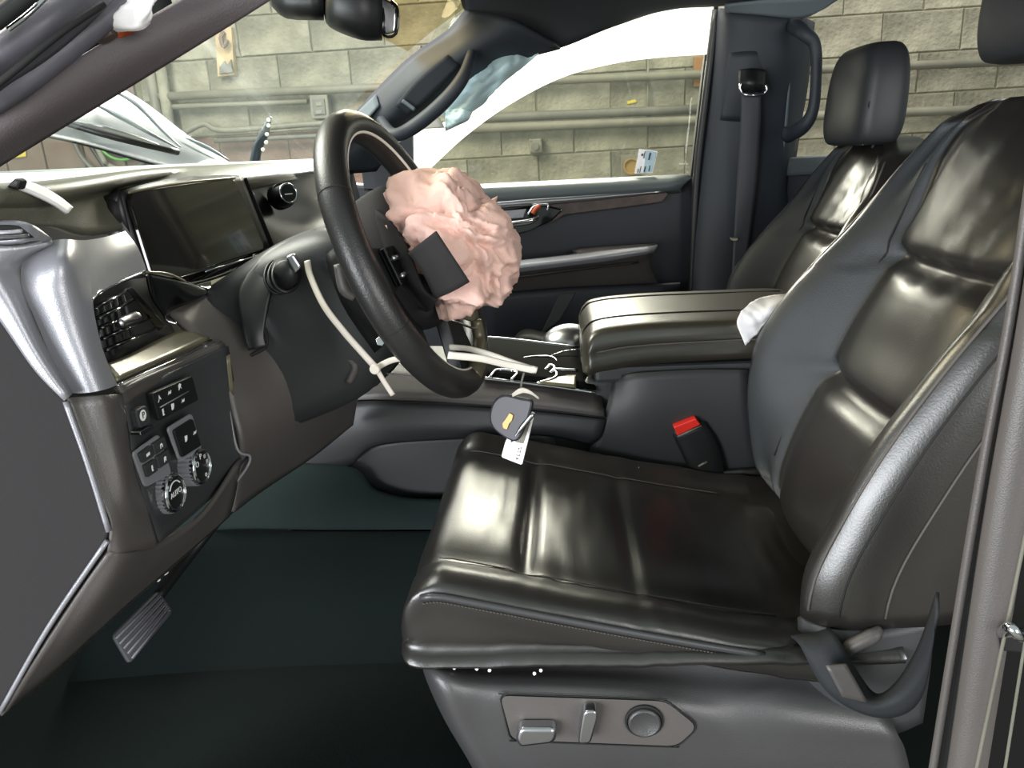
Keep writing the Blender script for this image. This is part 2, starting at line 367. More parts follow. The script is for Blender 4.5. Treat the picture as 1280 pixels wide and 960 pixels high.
bt = thing('raised_bonnet', 'crumpled dark blue bonnet edge with painted reflections on its creases beyond the windscreen', 'bonnet', at(180, 160, 1.9))
patch('bonnet_skin', [[(30, 165, 1.2), (110, 182, 1.35), (190, 205, 1.5), (240, 215, 1.6)], [(40, 140, 1.3), (120, 160, 1.5), (200, 185, 1.65), (262, 206, 1.7)],
      [(90, 120, 1.5), (150, 140, 1.7), (215, 175, 1.8), (275, 205, 1.8)], [(125, 95, 1.7), (180, 128, 1.85), (232, 168, 1.95), (290, 206, 1.95)]], M['paint'], bt, solid=.004)
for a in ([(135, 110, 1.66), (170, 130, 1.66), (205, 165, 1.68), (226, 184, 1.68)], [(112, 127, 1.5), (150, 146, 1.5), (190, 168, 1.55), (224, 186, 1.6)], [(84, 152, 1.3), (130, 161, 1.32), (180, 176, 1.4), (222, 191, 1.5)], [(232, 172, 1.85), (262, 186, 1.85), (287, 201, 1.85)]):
    tube('painted_reflection', a, [.003, .008, .006, .002], M['reflection_streak'], bt, px=True, n=6, flat=.5)  # pale streaks painted in for reflections along the folds
tube('support_rod', [(78, 152, 1.28), (150, 173, 1.3), (222, 190, 1.4)], .006, M['black'], bt, px=True)
wp = thing('wiper_arm', 'dark wiper arm with white drips standing against the windscreen', 'wiper', at(325, 200, 2.0))
tube('arm', [(318, 206, 1.95), (322, 185, 1.95), (331, 165, 1.95), (338, 146, 1.95)], [.014, .012, .012, .004], M['paint'], wp, px=True)
for q in ((336, 157), (334, 168), (333, 178), (329, 187), (336, 150)): disc('drip', at(q[0], q[1], 1.93), (0, -1, 0), .005, .004, M['label_white'], wp, seg=10)

# ================================================================ CABIN SHELL
shell = thing('cabin_shell', None, None, (0, 1.4, .7), kind='structure')
box('cabin_floor', (.3, 1.45, .70), (2.6, 1.8, .06), M['carpet'], shell)
box('firewall', (-1.12, 1.42, 1.05), (.06, 1.72, .98), M['black'], shell)
box('rocker_sill', (.3, .56, .68), (2.6, .10, .10), M['black'], shell, bevel=.02)
box('roof_panel', (.72, 1.42, 1.99), (1.8, 1.45, .03), M['roof'], shell, bevel=.01)
box('driver_roof_rail', (.68, .76, 1.935), (1.7, .12, .10), M['roof'], shell, bevel=.03)
box('rear_cab_wall', (1.62, 1.42, 1.05), (.05, 1.7, .8), M['black'], shell)
patch('passenger_roof_rail', [[(572, -40, 1.98), (650, -50, 1.98), (800, -45, 1.98), (900, -40, 1.98), (1060, -40, 1.98)],
      [(583, 14, 2.1), (650, 12, 2.1), (760, 8, 2.1), (890, -4, 2.1), (1000, -8, 2.08)],
      [(640, 66, 2.16), (700, 58, 2.16), (765, 30, 2.16), (830, 8, 2.16), (895, 3, 2.16)]], M['roof'], shell, nu=6, nv=5, solid=.02)
box('header_rail', (-.24, 1.42, 1.985), (.14, 1.3, .04), M['roof'], shell, bevel=.015)
box('rear_sill_beam', (1.1, 2.27, 1.515), (1.0, .10, .05), M['door_light'], shell, bevel=.01)
box('rear_door_panel', (1.1, 2.29, 1.1), (1.0, .08, .80), M['door'], shell, bevel=.01)

# passenger A pillar with its grab handle
ap = thing('passenger_pillar', 'dark passenger windscreen pillar trim rising from dash to roof', 'pillar', at(430, 195, 2.15))
patch('pillar_trim', [[(385, 212, 2.19), (430, 160, 2.17), (505, 82, 2.12), (560, 42, 2.10), (583, 14, 2.08)],
      [(420, 215, 2.17), (462, 172, 2.13), (535, 100, 2.06), (590, 60, 2.04), (640, 25, 2.04)],
      [(470, 212, 2.20), (505, 165, 2.17), (580, 112, 2.12), (628, 78, 2.12), (700, 58, 2.12)]], M['pillar'], ap, nu=6, nv=6, solid=.02)
patch('pillar_edge_light', [[(388, 208, 2.16), (430, 158, 2.14), (470, 118, 2.12)], [(404, 210, 2.13), (440, 172, 2.11), (474, 132, 2.10)]], M['roof_light'], ap, solid=.004)
tube('grab_handle', [(476, 150, 2.06), (492, 168, 1.99), (515, 160, 1.99), (552, 130, 1.98), (578, 98, 1.98), (590, 66, 2.02)], [.012, .016, .018, .018, .016, .012], M['pillar'], ap, px=True, seg=12)
patch('handle_recess', [[(494, 132, 2.045), (520, 100, 2.04), (560, 68, 2.03)], [(510, 145, 2.055), (540, 118, 2.05), (575, 82, 2.04)]], M['recess'], ap, solid=.004)
tube('recess_clip', [(503, 126, 2.03), (510, 131, 2.03), (518, 137, 2.03)], .005, M['roof_light'], ap, px=True)

# windscreen: lower glass hazed to stand in for glare, upper band without it
ws = thing('window_1', None, None, (-.6, 1.4, 1.6), kind='structure')
V = Vector
ws_bot = [V((-.50, .60, 1.595)), V((-.80, .95, 1.60)), V((-.92, 1.4, 1.60)), V((-.86, 1.85, 1.60)), V((-.70, 2.17, 1.60))]
ws_top = [V((-.13, .80, 1.93)), V((-.17, 1.05, 1.965)), V((-.19, 1.4, 1.975)), V((-.20, 1.8, 1.965)), V((-.22, 2.06, 1.945))]
def wrow(k): return [a.lerp(b, k) + V((-.02, 0, .02)) * (4 * k * (1 - k)) for a, b in zip(ws_bot, ws_top)]
vs, fs, _, _ = gridmesh([wrow(0), wrow(.25), wrow(.5), wrow(.70)], 5, 3); mk('glare_haze_glass', vs, fs, M['glass_ws'], ws)
vs, fs, _, _ = gridmesh([wrow(.70), wrow(.85), wrow(1)], 5, 3); mk('no_glare_glass', vs, fs, M['glass_no_glare'], ws)

# ---- passenger door
pd = thing('passenger_door', 'dark passenger door trim with chrome strip and wood-look inlay', 'door', at(720, 430, 2.3))
prism('door_panel', [(380, 225), (520, 236), (600, 233), (866, 219), (869, 300), (862, 420), (850, 600), (420, 600), (370, 400)], 2.30, .07, M['door'], pd, bevel=.01)
patch('belt_sill', [[(520, 236, 2.33), (600, 231, 2.33), (740, 224, 2.33), (866, 218, 2.33)], [(520, 241, 2.26), (600, 237, 2.26), (740, 230, 2.26), (863, 223, 2.26)],
      [(520, 262, 2.25), (600, 255, 2.25), (740, 244, 2.25), (850, 236, 2.25)], [(520, 268, 2.29), (600, 262, 2.29), (740, 250, 2.29), (852, 240, 2.29)]], M['door_light'], pd, solid=.004)
prism('inlay_trim', [(590, 263), (700, 253), (833, 240), (836, 243), (828, 253), (760, 262), (705, 269), (690, 278), (590, 292)], 2.262, .03, M['wood'], pd, bevel=.003)
tube('chrome_strip', [(585, 259, 2.25), (660, 253, 2.25), (740, 247, 2.25), (832, 239, 2.25)], [.010, .011, .009, .003], M['satin'], pd, px=True, flat=.8, updir=(0, 1, 0))
prism('handle_bezel', [(590, 268), (680, 256), (704, 262), (690, 276), (664, 288), (648, 293), (590, 296)], 2.25, .02, M['gloss'], pd, bevel=.004)
prism('handle_backing', [(625, 264), (658, 261), (654, 272), (628, 274)], 2.244, .008, M['plastic_light'], pd, bevel=.002)
tube('release_handle', [(610, 284, 2.235), (640, 280, 2.23), (662, 277, 2.23), (672, 272, 2.24)], [.010, .010, .010, .006], M['chrome'], pd, px=True, flat=.7, seg=12)
tube('lock_lever', [(666, 267, 2.235), (670, 261, 2.235), (675, 257, 2.235)], .006, M['orange'], pd, px=True)
tube('lock_surround', [(660, 268, 2.24), (668, 258, 2.24), (684, 256, 2.24), (684, 263, 2.24)], .004, M['chrome'], pd, px=True)
patch('armrest', [[(590, 332, 2.27), (650, 326, 2.27), (716, 318, 2.27), (722, 312, 2.27), (820, 305, 2.27)], [(590, 335, 2.20), (650, 328, 2.20), (720, 321, 2.20), (760, 316, 2.20), (822, 308, 2.22)],
      [(590, 344, 2.18), (650, 337, 2.18), (720, 328, 2.18), (760, 322, 2.19), (818, 314, 2.21)], [(590, 362, 2.21), (650, 352, 2.21), (720, 340, 2.21), (760, 336, 2.22), (812, 330, 2.24)],
      [(590, 400, 2.28), (650, 395, 2.28), (720, 385, 2.28), (760, 380, 2.28), (830, 370, 2.28)]], M['plastic_mid'], pd, solid=.006)
patch('armrest_highlight', [[(590, 333, 2.19), (650, 326, 2.188), (716, 319, 2.188), (760, 313, 2.19), (822, 307, 2.21)], [(590, 340, 2.17), (650, 333, 2.168), (720, 325, 2.168), (760, 320, 2.172), (819, 312, 2.20)], [(590, 347, 2.175), (650, 340, 2.175), (720, 331, 2.175), (760, 326, 2.18), (816, 316, 2.205)]], M['plastic_light'], pd, solid=.004)  # pale patch painted in for the highlight along the armrest
tube('armrest_seam', [(590, 352, 2.175), (650, 346, 2.172), (720, 337, 2.172), (798, 328, 2.19)], .003, M['black'], pd, px=True)
patch('map_pocket', [[(600, 372, 2.24), (705, 364, 2.24), (850, 358, 2.26)], [(600, 378, 2.21), (705, 369, 2.21), (850, 362, 2.24)], [(600, 470, 2.24), (705, 460, 2.24), (850, 450, 2.26)]], M['door'], pd, solid=.006)
prism('pocket_divider', [(700, 367), (720, 366), (700, 400), (675, 420)], 2.205, .02, M['plastic'], pd)
# window opening: front frame, glass, mirror triangle
prism('mirror_triangle', [(452, 214), (515, 165), (517, 235), (455, 240)], 2.30, .02, M['pillar'], pd)
patch('window_glass', [[(515, 240, 2.335), (700, 232, 2.335), (872, 222, 2.335)], [(515, 120, 2.30), (700, 112, 2.30), (884, 105, 2.30)], [(560, 0, 2.24), (700, -5, 2.24), (895, -8, 2.24)]], M['glass'], pd, solid=.004)
prism('rear_window_channel', [(890, -5), (900, -5), (872, 222), (863, 222)], 2.28, .03, M['deep'], pd, bevel=.003)
st = thing('window_sticker', 'white and pale blue paper sticker in the lower corner of the passenger window', 'sticker', at(806, 217, 2.31))
prism('paper', [(799, 186), (822, 189), (816, 216), (793, 217)], 2.318, .001, M['label_white'], st, bevel=0)
prism('blue_panel', [(808, 188), (821, 190), (815, 215), (804, 216)], 2.316, .001, M['print_blue'], st, bevel=0)
for q in ([(806, 189), (807, 189), (805, 198), (804, 198)], [(802, 192), (804, 192), (803.5, 195), (801.5, 195)], [(812, 191), (814, 191), (812, 200), (810, 200)], [(801, 208), (802, 208), (800, 216), (799, 216)],
          [(806, 208), (807.5, 208), (806, 215), (804.5, 215)], [(797.5, 211), (798.5, 211), (797.5, 216), (796.5, 216)], [(812, 207), (813, 207), (811.5, 214), (810.5, 214)]):
    prism('print_line', q, 2.3145, .001, M['print'], st, bevel=0)

# white sheet standing in for the reflection on the passenger window
patch('window_reflection_sheet', [[(517, 166, 2.24), (560, 150, 2.22), (600, 120, 2.21), (640, 88, 2.20), (700, 54, 2.20), (760, 28, 2.20), (826, 6, 2.20), (893, 0, 2.20)],
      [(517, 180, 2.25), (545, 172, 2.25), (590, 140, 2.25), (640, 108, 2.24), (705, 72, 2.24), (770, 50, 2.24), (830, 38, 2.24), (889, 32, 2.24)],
      [(517, 214, 2.26), (529, 218, 2.27), (580, 172, 2.27), (635, 132, 2.27), (700, 98, 2.27), (765, 80, 2.27), (825, 72, 2.27), (884, 68, 2.27)]], M['reflection_veil'], None, nu=6, nv=6, solid=0,
      label='white translucent sheet standing in for the reflection across the passenger window', cat='airbag')
def sheet(name, rows, m, parent, amp, fr, nu=8, nv=8, solid=.003, **k):
    rows = [[at(*p) for p in r] for r in rows]
    vs, fs, _, _ = gridmesh(rows, nu, nv)
    vs = [v + V((0, 1, 0)) * amp * (noise.noise(v * fr) + .6 * abs(noise.noise(v * fr * 2.3))) for v in vs]
    return mk(name, vs, fs, m, parent, solid=solid, off=0, **k)
fb = thing('folded_airbag', 'pale blue folded end of the curtain airbag hanging from the passenger pillar', 'airbag', at(580, 150, 2.1))
sheet('folded_cloth', [[(548, 142, 2.12), (560, 128, 2.10), (580, 105, 2.10), (600, 86, 2.10), (638, 62, 2.10), (650, 64, 2.14)],
      [(556, 146, 2.09), (574, 138, 2.06), (598, 112, 2.06), (618, 92, 2.06), (645, 72, 2.08), (668, 62, 2.14)],
      [(566, 144, 2.12), (590, 140, 2.10), (615, 118, 2.10), (636, 98, 2.10), (660, 78, 2.10), (692, 52, 2.14)]], M['bluebag'], fb, .03, 18)
sheet('hanging_tip', [[(558, 138, 2.06), (575, 136, 2.05), (590, 140, 2.06)], [(556, 150, 2.06), (572, 148, 2.03), (585, 150, 2.06)], [(556, 164, 2.08), (564, 160, 2.06), (574, 155, 2.07)]], M['bluebag'], fb, .02, 25)
patch('strap_end', [[(494, 180, 2.1), (520, 160, 2.1), (548, 142, 2.1)], [(498, 178, 2.1), (524, 163, 2.1), (556, 160, 2.1)]], M['white'], fb, solid=.003)

# ---- B pillar with belt and handle
bp = thing('passenger_door_pillar', 'wide dark pillar trim behind the passenger door with a grab handle', 'pillar', at(920, 400, 2.2))
patch('pillar_trim', [[(902, 10, 2.19), (920, 12, 2.14), (960, 18, 2.12), (1000, 22, 2.14), (1014, 28, 2.2)],
      [(892, 110, 2.22), (908, 112, 2.18), (945, 118, 2.16), (985, 120, 2.18), (1003, 125, 2.24)],
      [(877, 225, 2.25), (892, 228, 2.2), (930, 232, 2.18), (970, 238, 2.2), (980, 240, 2.26)],
      [(866, 330, 2.26), (880, 335, 2.2), (915, 335, 2.18), (965, 335, 2.2), (1010, 335, 2.26)],
      [(862, 450, 2.26), (876, 450, 2.2), (910, 450, 2.18), (960, 450, 2.2), (1040, 450, 2.26)]], M['pillar'], bp, nu=5, nv=6, solid=.02)
tube('door_seal', [(896, 12, 2.2), (884, 110, 2.22), (871, 222, 2.24), (866, 330, 2.24), (862, 430, 2.24)], .012, M['black'], bp, px=True)
patch('upper_trim_cap', [[(905, 6, 2.10), (950, 0, 2.08), (1010, -4, 2.06), (1060, -10, 2.05)], [(908, 14, 2.12), (950, 18, 2.10), (1000, 22, 2.10), (1030, 10, 2.08)]], M['roof_light'], bp, solid=.008)
patch('belt_shroud', [[(912, 66, 2.155), (940, 64, 2.135), (968, 68, 2.155)], [(905, 110, 2.16), (938, 108, 2.14), (965, 112, 2.165)], [(900, 150, 2.17), (932, 152, 2.165), (960, 152, 2.18)]], M['pillar'], bp, solid=.01)
tube('grab_handle', [(992, 32, 2.12), (1006, 42, 2.06), (1019, 58, 2.05), (1020, 100, 2.05), (1016, 138, 2.05), (1004, 158, 2.07), (985, 168, 2.14)], [.02, .018, .014, .013, .014, .018, .022], M['pillar'], bp, px=True, seg=12)
prism('rear_window_post', [(1002, 40), (1016, 34), (1008, 120), (994, 210), (982, 210)], 2.27, .03, M['black'], bp, bevel=.004)
patch('rear_pillar_edge', [[(990, 70, 2.16), (982, 150, 2.17), (977, 210, 2.2)], [(996, 70, 2.19), (989, 150, 2.21), (984, 208, 2.24)]], M['roof_light'], bp, solid=.004)
sb = thing('passenger_seat_belt', 'dark passenger seat belt hanging down the pillar from a metal guide loop', 'seat belt', at(915, 300, 2.12))
patch('webbing', [[(927, 116, 2.11), (939, 115, 2.11), (951, 116, 2.11)], [(925, 160, 2.115), (937, 160, 2.11), (950, 160, 2.115)], [(921, 230, 2.13), (933, 230, 2.125), (945, 230, 2.13)], [(917, 305, 2.14), (927, 305, 2.14), (936, 305, 2.14)], [(914, 360, 2.14), (924, 360, 2.14), (930, 360, 2.14)]], M['belt'], sb, solid=.003, nu=3)
patch('guide_cover', [[(924, 88, 2.12), (940, 86, 2.10), (956, 88, 2.12)], [(924, 104, 2.10), (940, 105, 2.08), (955, 104, 2.10)], [(928, 114, 2.12), (940, 115, 2.11), (952, 114, 2.12)]], M['black'], sb)
tube('metal_loop', [(926, 104, 2.09), (925, 111, 2.09), (929, 117, 2.09), (940, 119, 2.085), (953, 117, 2.09), (958, 112, 2.09), (957, 106, 2.09)], .0035, M['chrome'], sb, px=True, n=5)
prism('belt_tongue', [(912, 296), (924, 297), (922, 302), (913, 301)], 2.12, .006, M['chrome'], sb)

# ---- rear view mirror
rm = thing('rear_view_mirror', 'dark rear view mirror housing at the top of the windscreen', 'mirror', at(430, 15, 1.4))
loft('housing', [[at(404, -18, 1.40), at(404, 14, 1.40), at(406, 8, 1.34), at(408, -20, 1.34)], [at(412, -28, 1.40), at(412, 28, 1.40), at(412, 26, 1.30), at(412, -28, 1.30)],
     [at(450, -30, 1.42), at(450, 42, 1.42), at(450, 40, 1.30), at(450, -30, 1.30)], [at(478, -24, 1.42), at(478, 43, 1.42), at(478, 42, 1.32), at(478, -24, 1.32)]], M['black'], rm, nu=4, nv=4)
prism('mirror_glass', [(475, -5), (490, 3), (496, 12), (494, 40), (480, 43)], 1.36, .012, M['chrome'], rm, bevel=.003)
tube('glass_frame', [(474, -6, 1.355), (478, 20, 1.355), (480, 44, 1.355), (495, 42, 1.355), (497, 12, 1.355), (489, 1, 1.355)], .0025, M['gloss'], rm, px=True, n=3)
loft('sensor_pod', [[at(335, -10, 1.44), at(338, 6, 1.44), at(340, 4, 1.36), at(336, -12, 1.36)], [at(355, -20, 1.44), at(358, 20, 1.44), at(358, 17, 1.34), at(355, -20, 1.34)], [at(405, -20, 1.44), at(405, 22, 1.44), at(405, 19, 1.34), at(405, -20, 1.34)]], M['black'], rm)

# ================================================================ DASHBOARD
K = .585
db = thing('dashboard', 'dark dashboard with silver-grey end cap and side air vent', 'dashboard', (-.6, 1.3, .8))
vs, fs, _, _ = gridmesh([
  [V((-.62, .57, 1.585)), V((-.80, .9, 1.59)), V((-.93, 1.4, 1.592)), V((-.84, 1.9, 1.592)), V((-.68, 2.2, 1.592))],
  [at(-30, 240, .59), at(60, 232, .72), at(200, 214, 1.1), at(300, 208, 1.5), at(385, 203, 2.2)],
  [at(-30, 258, .585), at(60, 255, .70), at(150, 236, .95), at(290, 222, 1.22), at(410, 206, 2.2)],
  [at(-25, 276, .585), at(62, 283, .70), at(140, 290, .86), at(292, 240, 1.24), at(440, 215, 2.18)]], 6, 6)
mk('top_pad', vs, fs, M['soft'], db, solid=.01, off=0)
patch('cowl_glare_strip', [[(-40, 216, .60), (60, 213, .75), (200, 207, 1.15), (300, 203, 1.6), (396, 199, 2.18)], [(-40, 238, .595), (60, 232, .72), (200, 219, 1.08), (300, 211, 1.5), (400, 204, 2.16)]], M['cowl_glare'], db, nu=6, solid=.003)  # pale strip painted in for the glare at the windscreen base
patch('top_pad_step', [[(-10, 232, .62), (100, 226, .8), (128, 233, .86)], [(-10, 240, .60), (100, 236, .78), (127, 238, .84)]], M['plastic_light'], db, solid=.004)
tube('top_pad_seam', [(88, 264, .79), (105, 255, .84), (125, 250, .88), (138, 250, .90)], .0015, M['olive'], db, px=True)
prism('end_panel', [(-60, 320), (0, 398), (45, 462), (82, 502), (110, 580), (136, 662), (128, 690), (60, 790), (0, 893), (-60, 990)], .592, .012, M['matte'], db, bevel=.002)
tube('end_panel_edge', [(82, 502, .59), (110, 580, .59), (136, 664, .59)], .0025, M['plastic_light'], db, px=True)
tube('end_panel_edge', [(134, 676, .59), (60, 785, .59), (0, 890, .59)], .0025, M['plastic_light'], db, px=True)
patch('side_trim', [[(-70, 320, .585), (-40, 305, .585), (20, 308, .60), (66, 302, .62)], [(-40, 350, .585), (-10, 345, .585), (10, 335, .60), (34, 322, .62)],
      [(0, 398, .588), (12, 380, .588), (22, 365, .60), (32, 350, .62)], [(45, 462, .588), (48, 445, .588), (50, 430, .60), (54, 415, .62)], [(82, 500, .588), (85, 497, .588), (88, 493, .60), (92, 490, .62)]], M['plastic_light'], db, solid=.004)
hood = [[(35, 316, .622), (62, 304, .63), (85, 301, .64), (105, 301, .68), (130, 297, .75), (155, 290, .82)],
        [(29, 336, .612), (58, 330, .608), (84, 326, .615), (110, 330, .665), (140, 323, .74), (170, 310, .82)],
        [(31, 362, .606), (62, 358, .602), (88, 362, .610), (113, 373, .635), (145, 352, .73), (181, 337, .83)]]
cheek = [[(47, 400, .606), (76, 400, .602), (99, 402, .610), (117, 402, .63)], [(66, 445, .606), (93, 443, .602), (113, 443, .610), (128, 445, .63)], [(86, 491, .606), (112, 490, .602), (130, 487, .610), (144, 482, .63)]]
vch = patch('vent_cheek', [r[:4] for r in hood] + cheek, M['plastic_light'], db, nu=6, nv=6, solid=.004); vch.modifiers['s'].use_rim = False
vho = patch('vent_hood', [r[3:] for r in hood], M['plastic_light'], db, nu=6, nv=6, solid=.004); vho.modifiers['s'].use_rim = False
tube('vent_hood_lip', [(113, 376, .634), (122, 366, .66), (145, 354, .73), (181, 340, .83)], .0022, M['chrome'], db, px=True)
tube('vent_hood_groove', [(75, 304, .635), (105, 303, .68), (130, 299, .75), (155, 292, .82)], .002, M['black'], db, px=True)
# side air vent
sv = mk('side_air_vent', *gridmesh([[at(104, 372, .66), at(150, 352, .78), at(200, 345, .9)], [at(118, 430, .69), at(160, 410, .8), at(210, 405, .9)], [at(136, 474, .68), at(175, 450, .78), at(225, 428, .88)]], 3, 3)[:2], M['deep'], db, solid=.004)
for a, b in (((117, 386, .645), (158, 362, .75)), ((122, 398, .645), (165, 375, .76)), ((127, 424, .645), (186, 398, .80)), ((131, 438, .645), (194, 410, .81)), ((125, 410, .645), (150, 397, .72))):
    tube('slat', [a, b], .0045, M['gloss'], sv, px=True, n=2, flat=.35, updir=(0, 0, 1))
for k, x in enumerate((124, 131, 139, 147, 156)):
    tube('vane', [(x - 4, 386 - k * 5, .69 + k * .02), (x + 10, 452 - k * 8, .69 + k * .02)], .0022, M['plastic'], sv, px=True, n=2)
tube('tab', [(148, 404, .70), (160, 399, .72), (172, 395, .735)], .0055, M['satin'], sv, px=True, flat=.8)
extr('divider', [at(158, 362, .74), at(165, 359, .75), at(208, 408, .84), at(198, 414, .83)], (-.006, .01, 0), M['gloss'], sv, bevel=.001)
tube('frame_edge', [(112, 378, .633), (112, 392, .633), (122, 424, .632), (136, 466, .632), (143, 482, .63)], .002, M['chrome'], sv, px=True)
patch('vent_shelf', [[(130, 457, .645), (160, 445, .72), (200, 425, .82), (230, 412, .88)], [(146, 476, .632), (180, 460, .71), (225, 440, .80), (262, 423, .86)]], M['olive'], db, solid=.004)
tube('shelf_chrome', [(147, 482, .632), (180, 467, .71), (225, 447, .80), (264, 425, .865)], .0016, M['chrome'], db, px=True)
patch('shelf_face', [[(147, 483, .63), (180, 468, .71), (225, 448, .80), (275, 426, .87)], [(152, 492, .632), (185, 475, .71), (228, 456, .80), (280, 433, .87)]], M['plastic_mid'], db, solid=.004)
patch('gloss_wing', [[(182, 340, .83), (210, 345, .88), (232, 352, .92), (262, 362, .98)], [(190, 372, .84), (214, 375, .88), (240, 372, .92), (280, 352, 1.02)], [(208, 398, .86), (214, 388, .88), (245, 374, .93), (300, 347, 1.05)]], M['gloss'], db, solid=.003)
tube('gloss_wing_edge', [(182, 340, .825), (208, 342, .87), (228, 350, .91), (240, 359, .94)], .0015, M['olive'], db, px=True)
tube('dash_chrome_line', [(221, 405, .865), (208, 400, .86), (206, 390, .87), (220, 383, .89), (262, 363, .97), (312, 342, 1.08)], .0016, M['chrome'], db, px=True)
# knee panel below cluster
patch('knee_panel', [[(210, 392, .88), (262, 366, .97), (330, 334, 1.08), (392, 292, 1.16)], [(235, 415, .87), (300, 402, .95), (360, 375, 1.02), (410, 345, 1.10)],
      [(272, 450, .865), (320, 450, .92), (385, 440, .98), (440, 400, 1.10)], [(288, 510, .86), (330, 510, .90), (400, 495, 1.0), (455, 455, 1.12)], [(300, 565, .86), (335, 555, .92), (395, 535, 1.05), (445, 500, 1.2)],
      [(290, 640, .92), (330, 610, 1.0), (390, 570, 1.12), (440, 530, 1.25)]], M['plastic_mid'], db, nu=6, nv=6, solid=.006)
patch('lower_bolster', [[(136, 688, .592), (162, 690, .61), (200, 678, .68), (255, 640, .77), (300, 572, .86)], [(95, 745, .592), (130, 745, .61), (175, 722, .68), (235, 675, .78), (292, 620, .88)],
      [(0, 893, .592), (60, 845, .64), (140, 770, .72), (215, 705, .80), (285, 645, .90)]], M['plastic_mid'], db, nu=5, nv=5, solid=.005)
patch('knee_underside', [[(0, 893, .592), (60, 847, .64), (140, 772, .72), (215, 708, .80), (290, 640, .92)], [(-60, 860, .75), (40, 800, .85), (130, 730, .95), (220, 670, 1.05), (330, 600, 1.15)]], M['deep'], db, solid=.004)
patch('lower_groove', [[(282, 445, .864), (287, 495, .862)], [(287, 443, .868), (292, 493, .866)]], M['olive'], db, solid=.003)
tube('bolster_seam', [(283, 495, .858), (296, 560, .856), (312, 570, .87), (308, 585, .87), (292, 607, .87)], .0018, M['plastic_light'], db, px=True)
# defroster vent at the driver end
dv = patch('defroster_vent', [[(-60, 285, .60), (0, 278, .60), (32, 280, .60), (62, 298, .62)], [(-60, 305, .59), (0, 304, .59), (30, 302, .59), (52, 300, .612)]], M['plastic_light'], db, solid=.006)
patch('vent_opening', [[(-60, 287, .588), (0, 282, .588), (25, 283, .59)], [(-60, 300, .582), (0, 300, .582), (42, 296, .588)]], M['deep'], dv, solid=.003)
tube('slat', [(-60, 292, .575), (0, 291, .577), (28, 289, .582)], .0016, M['plastic_light'], dv, px=True)
tube('slat', [(-60, 297, .573), (0, 297, .575), (36, 295, .58)], .0016, M['plastic'], dv, px=True)
# grey L shaped trim around the column stub
patch('column_trim', [[(308, 345, .94), (340, 312, .96), (396, 288, .98)], [(298, 372, .92), (318, 366, .925), (350, 335, .94)], [(306, 415, .90), (318, 412, .90), (331, 408, .905)], [(312, 438, .895), (322, 436, .895), (333, 434, .90)]], M['black'], db, nu=5, nv=5, solid=.006)
tube('trim_gap', [(338, 364, .955), (328, 382, .945), (331, 410, .935), (333, 432, .925), (312, 445, .915), (290, 456, .905)], .0026, M['deep'], db, px=True)
patch('centre_fascia', [[(292, 224, 1.26), (340, 214, 1.5), (400, 210, 1.8), (440, 214, 2.18)], [(310, 260, 1.26), (350, 255, 1.45), (410, 250, 1.75), (450, 250, 2.18)], [(335, 320, 1.27), (380, 310, 1.42), (440, 300, 1.7), (470, 300, 2.18)], [(380, 420, 1.3), (430, 420, 1.45), (480, 420, 1.7), (500, 400, 2.18)]], M['fascia'], db, nu=5, nv=5, solid=.006)
# cluster screen
cl = thing('instrument_display', 'wide dusty black instrument display standing on the dash behind the wheel', 'screen', at(240, 345, 1.0))
patch('housing', [[(137, 250, .90), (150, 238, .90), (210, 225, 1.04), (290, 221, 1.21), (300, 226, 1.22)], [(150, 300, .90), (166, 292, .90), (228, 277, 1.04), (308, 266, 1.21), (318, 268, 1.22)], [(170, 350, .90), (186, 346, .90), (240, 330, 1.04), (326, 312, 1.21), (336, 312, 1.22)]], M['black'], cl, nu=4, solid=.024)
pc = plane3(at(150, 238, .9), at(186, 346, .9), at(327, 314, 1.21)); 
pc = (pc[0] + pc[1] * .012, pc[1])
def rnd(poly, pl, r=.01, n=4):
    P = [on(x, y, pl) for x, y in poly]; out = []
    for i, p in enumerate(P):
        a = (P[i - 1] - p); b = (P[(i + 1) % len(P)] - p); ra = min(r, a.length / 2.1); rb = min(r, b.length / 2.1)
        A_, B_ = p + a.normalized() * ra, p + b.normalized() * rb
        for k in range(n + 1):
            t = k / n; out.append(A_ * (1 - t) ** 2 + p * 2 * t * (1 - t) + B_ * t * t)
    return out
def rplate(name, poly, pl, th, m, parent, r=.01, bevel=.0015, **k): return extr(name, rnd(poly, pl, r), pl[1] * th, m, parent, bevel=bevel, **k)
rplate('front_glass', [(154, 242), (289, 223), (328, 312), (190, 357)], pc, .006, M['screen'], cl, .015)
patch('lower_ledge', [[(190, 352, .905), (250, 338, 1.03), (327, 312, 1.205)], [(205, 362, .91), (260, 352, 1.03), (330, 326, 1.19)]], M['gloss'], cl, solid=.004)
tube('light_line', [on(250, 341, pc, .008), on(326, 317, pc, .008)], .0012, M['chrome'], cl, n=2)
loft('rear_pod', [[at(128, 252, .92), at(131, 275, .92), at(136, 278, .88), at(133, 250, .88)], [at(145, 242, .92), at(160, 292, .92), at(163, 292, .885), at(150, 240, .885)]], M['black'], cl)
tube('top_edge', [on(154, 242, pc, .006), on(215, 231, pc, .008), on(289, 223, pc, .006)], .0018, M['olive'], cl)
